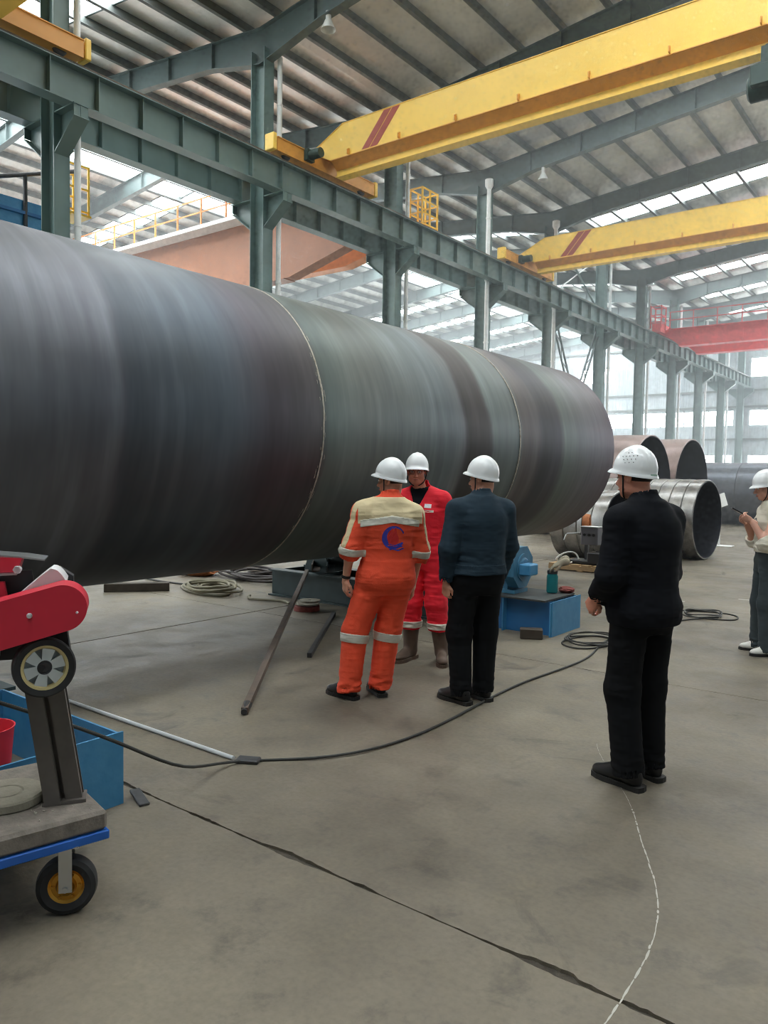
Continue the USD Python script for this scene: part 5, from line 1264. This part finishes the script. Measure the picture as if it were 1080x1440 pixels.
# 2. red coverall, facing the camera
J = dict(head=V(.075, .05, 1.62), head_yaw=math.radians(12), head_pitch=-.02, neck=V(.055, .0, 1.50),
         shL=V(-.135, 0, 1.40), shR=V(.225, .0, 1.40), elL=V(-.205, -.02, 1.10), elR=V(.275, -.01, 1.10), wrL=V(-.195, .06, .86), wrR=V(.22, .08, .86),
         hipL=V(-.095, 0, .90), hipR=V(.095, 0, .90), knL=V(-.11, .03, .50), knR=V(.11, .03, .50), anL=V(-.155, -.01, .09), anR=V(.125, .0, .09), toeL=(-.35, 1), toeR=(.25, 1),
         handL=(V(0, .1, -1), V(1, .2, 0), .4, 1), handR=(V(0, .1, -1), V(-1, .2, 0), .4, -1))
J['torso'] = torso_keys((0, 0, .92), (.015, 0, 1.06), (.045, .0, 1.415), w=1.05, d=1.0)
def cl_red(c):
    J = c['J']; f1, lo, hi = top_sdf(c, .030, (.078, .072, .062), .12, .88, 21, amp=.011, collar=.045)
    vee = lambda P: np.maximum(np.abs(P[:, 0] - .052) - np.clip((P[:, 2] - 1.27) * .40, 0, .08), -P[:, 1] + .0)
    f1v = lambda P: smax(f1(P), -np.maximum(vee(P) - .0, -.2 + 0 * P[:, 0]), .004)
    c['put']('jacket', march(f1v, lo, hi, .010, smooth=1), 'red_cloth')
    tee = lambda P: np.maximum(smax(c['trunk'](P, .010), -cone(P, c['nb'], c['nb'] + [0, .0, .1], .062, .07), .004), 1.0 - P[:, 2])
    c['put']('undershirt', march(tee, [-.28, -.2, .98], [.28, .2, 1.52], .010, smooth=1), 'black_cloth')
    f2, lo2, hi2 = trousers_sdf(c, .93, .108, .090, .082, .285, 22, g=.022, amp=.013)
    c['put']('trousers', march(f2, lo2, hi2, .010, smooth=2), 'red_cloth')
    for s in 'LR':
        an, kn = np.array(J['an' + s]), np.array(J['kn' + s]); p = an + (kn - an) * .58
        overlay(c, 'reflective_tape', f2, band_region(p - [0, 0, .012], V(0, 0, 1), .055, .15), p - .17, p + .17, 'silver_tape', th=.005)
    for zz, ww, hh, nm, mat in ((1.335, .055, .032, 'name_tag', 'tag_white'), (1.292, .10, .018, 'chest_tape', 'silver_tape')):
        q = trimesh.creation.extrude_polygon(sbox(-ww / 2, -hh / 2, ww / 2, hh / 2).segmentize(.01), .002, engine='earcut')
        c['put'](nm, on_surface(f1, q, (-.05, .34, zz), V(-1, 0, -.04), V(0, 0, 1), V(0, -1, 0)), mat, smooth=False)
    shoes(c, 'boot_brown', 'boot_brown', 1.08, .20, 'boot')
    gl = MB()
    for s in (-1, 1):
        gl.tube([c['fromhead']((s * (.032 + .022 * math.cos(a)), .101 - .006 * abs(math.cos(a)), -.002 + .016 * math.sin(a))) for a in np.linspace(0, 2 * math.pi, 13)], .0016, n=5); gl.tube([c['fromhead']((s * .054, .095, .004)), c['fromhead']((s * .078, .04, .006)), c['fromhead']((s * .08, -.01, .004))], .0018, n=5)
    c['put']('glasses', gl, 'strap_black')
person('person in a red coverall and brown boots facing the camera, partly behind the orange coverall', (-3.72, 5.42), 163.0, J, cl_red, skin='skin_red', tilt=.12)

# 3. dark blue-grey jacket, back to the camera
J = dict(head=V(.075, .055, 1.575), head_yaw=math.radians(32), head_pitch=-.04, neck=V(.035, .01, 1.465),
         shL=V(-.155, .0, 1.375), shR=V(.205, -.02, 1.375), elL=V(-.225, -.02, 1.09), elR=V(.265, .0, 1.09), wrL=V(-.215, .03, .845), wrR=V(.245, .10, .85),
         hipL=V(-.08, 0, .88), hipR=V(.10, 0, .88), knL=V(-.10, .04, .49), knR=V(.105, .03, .49), anL=V(-.10, -.01, .085), anR=V(.09, .02, .085), toeL=(-.35, 1), toeR=(-.15, 1),
         handL=(V(0, .1, -1), V(1, .2, 0), .95, 1), handR=(V(0, .3, -1), V(-1, .2, 0), .5, -1))
J['torso'] = torso_keys((.01, 0, .90), (.02, 0, 1.05), (.025, .0, 1.39), w=1.08, d=1.12, belly=.02)
def cl_dark(c):
    J = c['J']; f1, lo, hi = top_sdf(c, .026, (.076, .066, .050), .93, .92, 31, amp=.008, collar=.03)
    c['put']('jacket', march(f1, lo, hi, .010, smooth=2), 'teal_cloth')
    overlay(c, 'jacket_waistband', f1, lambda P: np.maximum(P[:, 2] - .985, np.abs(P[:, 0] - .02) - .215), V(-.3, -.3, .9), V(.36, .3, 1.0), 'teal_cloth', th=.005, h=.008)
    f2, lo2, hi2 = trousers_sdf(c, .96, .100, .086, .072, .055, 32, g=.014, amp=.009)
    c['put']('trousers', march(f2, lo2, hi2, .010, smooth=2), 'trouser_black')
    for k in range(2):
        b = trimesh.creation.icosphere(2, .007); b.vertices += np.array(J['wrL']) + V(-.046, -.022, .05 + .06 * k); c['put']('cuff_button', b, 'bright_steel')
    shoes(c, 'shoe_leather', 'sole_dark', 1.02)
person('person in a dark blue grey jacket seen from behind beside the blue motor table', (-2.77, 4.66), -60.0, J, cl_dark, tilt=.26)

# 4. black suit, nearest, three quarters from behind
def vents(put, hp_, fh):
    m = MB()
    for (a, z) in [((q + .5 * (k % 2)) * .19, .070 + .017 * k) for q in range(-2, 3) for k in range(4) if abs(q + .5 * (k % 2)) * .014 + abs(k - 1.5) * .012 < .036]:
        th = math.radians(192) + a; al = math.asin(min(1, (z - .042) / .125)); n = V(math.cos(th), math.sin(th), .4); p = V(.101 * math.cos(al) * math.cos(th), -.004 + .122 * math.cos(al) * math.sin(th), z)
        n /= np.linalg.norm(n); m.cyl(fh(p / HEADSC - n * .001), fh(p / HEADSC + n * .0012), 0.0026, n=8)
    put('vent_holes', m, 'print_dark', hp_, kind='stuff', smooth=False)
J = dict(head=V(-.015, .065, 1.605), head_yaw=math.radians(8), head_pitch=-.05, neck=V(-.01, .01, 1.495),
         shL=V(-.185, .0, 1.40), shR=V(.175, .0, 1.40), elL=V(-.235, .01, 1.10), elR=V(.175, .0, 1.10), wrL=V(-.16, .17, .965), wrR=V(.15, .14, .90),
         hipL=V(-.095, 0, .91), hipR=V(.095, 0, .91), knL=V(-.10, .03, .50), knR=V(.10, .03, .50), anL=V(-.10, -.03, .085), anR=V(.10, .01, .085), toeL=(-.12, 1), toeR=(.0, 1),
         handL=(V(.0, .75, -.9), V(1, .1, 0), .5, 1), handR=(V(0, .3, -1), V(-1, .2, 0), .5, -1))
J['torso'] = torso_keys((0, 0, .93), (0, 0, 1.08), (0, .0, 1.415), w=1.04, d=1.06, belly=.01)
def cl_black(c):
    J = c['J']; f1, lo, hi = top_sdf(c, .028, (.076, .070, .054), .92, .845, 41, amp=.008, collar=.03, hemr=.012, open_wrist='L')
    c['put']('jacket', march(f1, lo, hi, .010, smooth=2), 'black_cloth')
    f2, lo2, hi2 = trousers_sdf(c, .95, .096, .086, .078, .06, 42, g=.004, amp=.009)
    c['put']('trousers', march(f2, lo2, hi2, .010, smooth=2), 'trouser_black')
    bnd = MB().tube([c['fromhead']((.083 * math.cos(a), -.012 + .102 * math.sin(a), .012 - .012 * (math.sin(a) < -.3))) for a in np.linspace(math.radians(175), math.radians(365), 20)], .008, n=6)
    c['put']('helmet_band', bnd, 'strap_green')
    shoes(c, 'shoe_leather', 'sole_dark', 1.05)
person('person in a black suit standing nearest at the right, seen from behind', (-1.36, 3.99), -68.0, J, cl_black, skin='skin_red', tilt=.20, helmet_extra=vents, strap='strap_black')

# 5. cream shirt, at the right edge, holding a phone
J = dict(head=V(.0, .05, 1.53), head_yaw=math.radians(0), head_pitch=-.18, neck=V(0, .0, 1.415),
         shL=V(-.165, 0, 1.32), shR=V(.165, .0, 1.32), elL=V(-.20, .10, 1.03), elR=V(.20, .08, 1.03), wrL=V(-.10, .19, 1.22), wrR=V(.08, .19, 1.20),
         hipL=V(-.09, 0, .86), hipR=V(.09, 0, .86), knL=V(-.10, .02, .47), knR=V(.10, .02, .47), anL=V(-.105, -.02, .085), anR=V(.105, .0, .085), toeL=(-.15, 1), toeR=(.15, 1),
         handL=(V(.35, .75, .45), V(.7, -.2, .55), .55, 1, .92), handR=(V(-.35, .75, .45), V(-.7, -.2, .55), .55, -1, .92))
J['torso'] = torso_keys((0, 0, .88), (0, 0, 1.02), (0, .0, 1.335), w=.97, d=.95)
def cl_cream(c):
    J = c['J']; f1, lo, hi = top_sdf(c, .026, (.076, .068, .058), .18, .94, 51, amp=.010, collar=.01)
    c['put']('shirt', march(f1, lo, hi, .010, smooth=2), 'cream_tee')
    f2, lo2, hi2 = trousers_sdf(c, .98, .100, .094, .108, .05, 52, g=.012, amp=.009)
    c['put']('trousers', march(f2, lo2, hi2, .010, smooth=2), 'trouser_grey')
    shoes(c, 'canvas_white', 'sole_dark', .93)
    pr = union_all([Point(0, 0).buffer(.05).difference(Point(0, 0).buffer(.042)), Point(.01, .005).buffer(.03).difference(Point(.02, .01).buffer(.026)), LineString([(-.06, -.02), (-.02, .03), (.03, -.03), (.065, .02)]).buffer(.004)])
    q = trimesh.util.concatenate([trimesh.creation.extrude_polygon(g_.segmentize(.012), .002, engine='earcut') for g_ in getattr(pr, 'geoms', [pr])])
    c['put']('shirt_print', on_surface(f1, q, (0, .34, 1.20), V(-1, 0, 0), V(0, 0, 1), V(0, -1, 0)), 'print_dark', smooth=False)
W_POS, W_AZ = (-1.49, 7.73), -118.0
person('person in a cream shirt and dark trousers at the right edge holding a phone', W_POS, W_AZ, J, cl_cream, skin='skin_light', tilt=.05, long_hair=True)
wr = -math.radians(W_AZ); loc = lambda p: rz(np.array(p, float), wr) + np.array([*W_POS, 0])
t = thing('phone', 'black phone held in the hand of the person in the cream shirt', 'phone', loc((-.03, .28, 1.272)))
q = trimesh.creation.box((.074, .150, .009)); q.apply_transform(rotm((1, 0, 0), math.radians(28))); q.vertices = rz(q.vertices + [-.02, .285, 1.300], wr); q.vertices += [*W_POS, 0]
obj('case', q, 'phone_black', t, smooth=False)
q = trimesh.creation.box((.068, .142, .002)); q.apply_translation((0, 0, .0052)); q.apply_transform(rotm((1, 0, 0), math.radians(28))); q.vertices = rz(q.vertices + [-.02, .285, 1.300], wr); q.vertices += [*W_POS, 0]
obj('screen', q, 'phone_black', t, smooth=False)
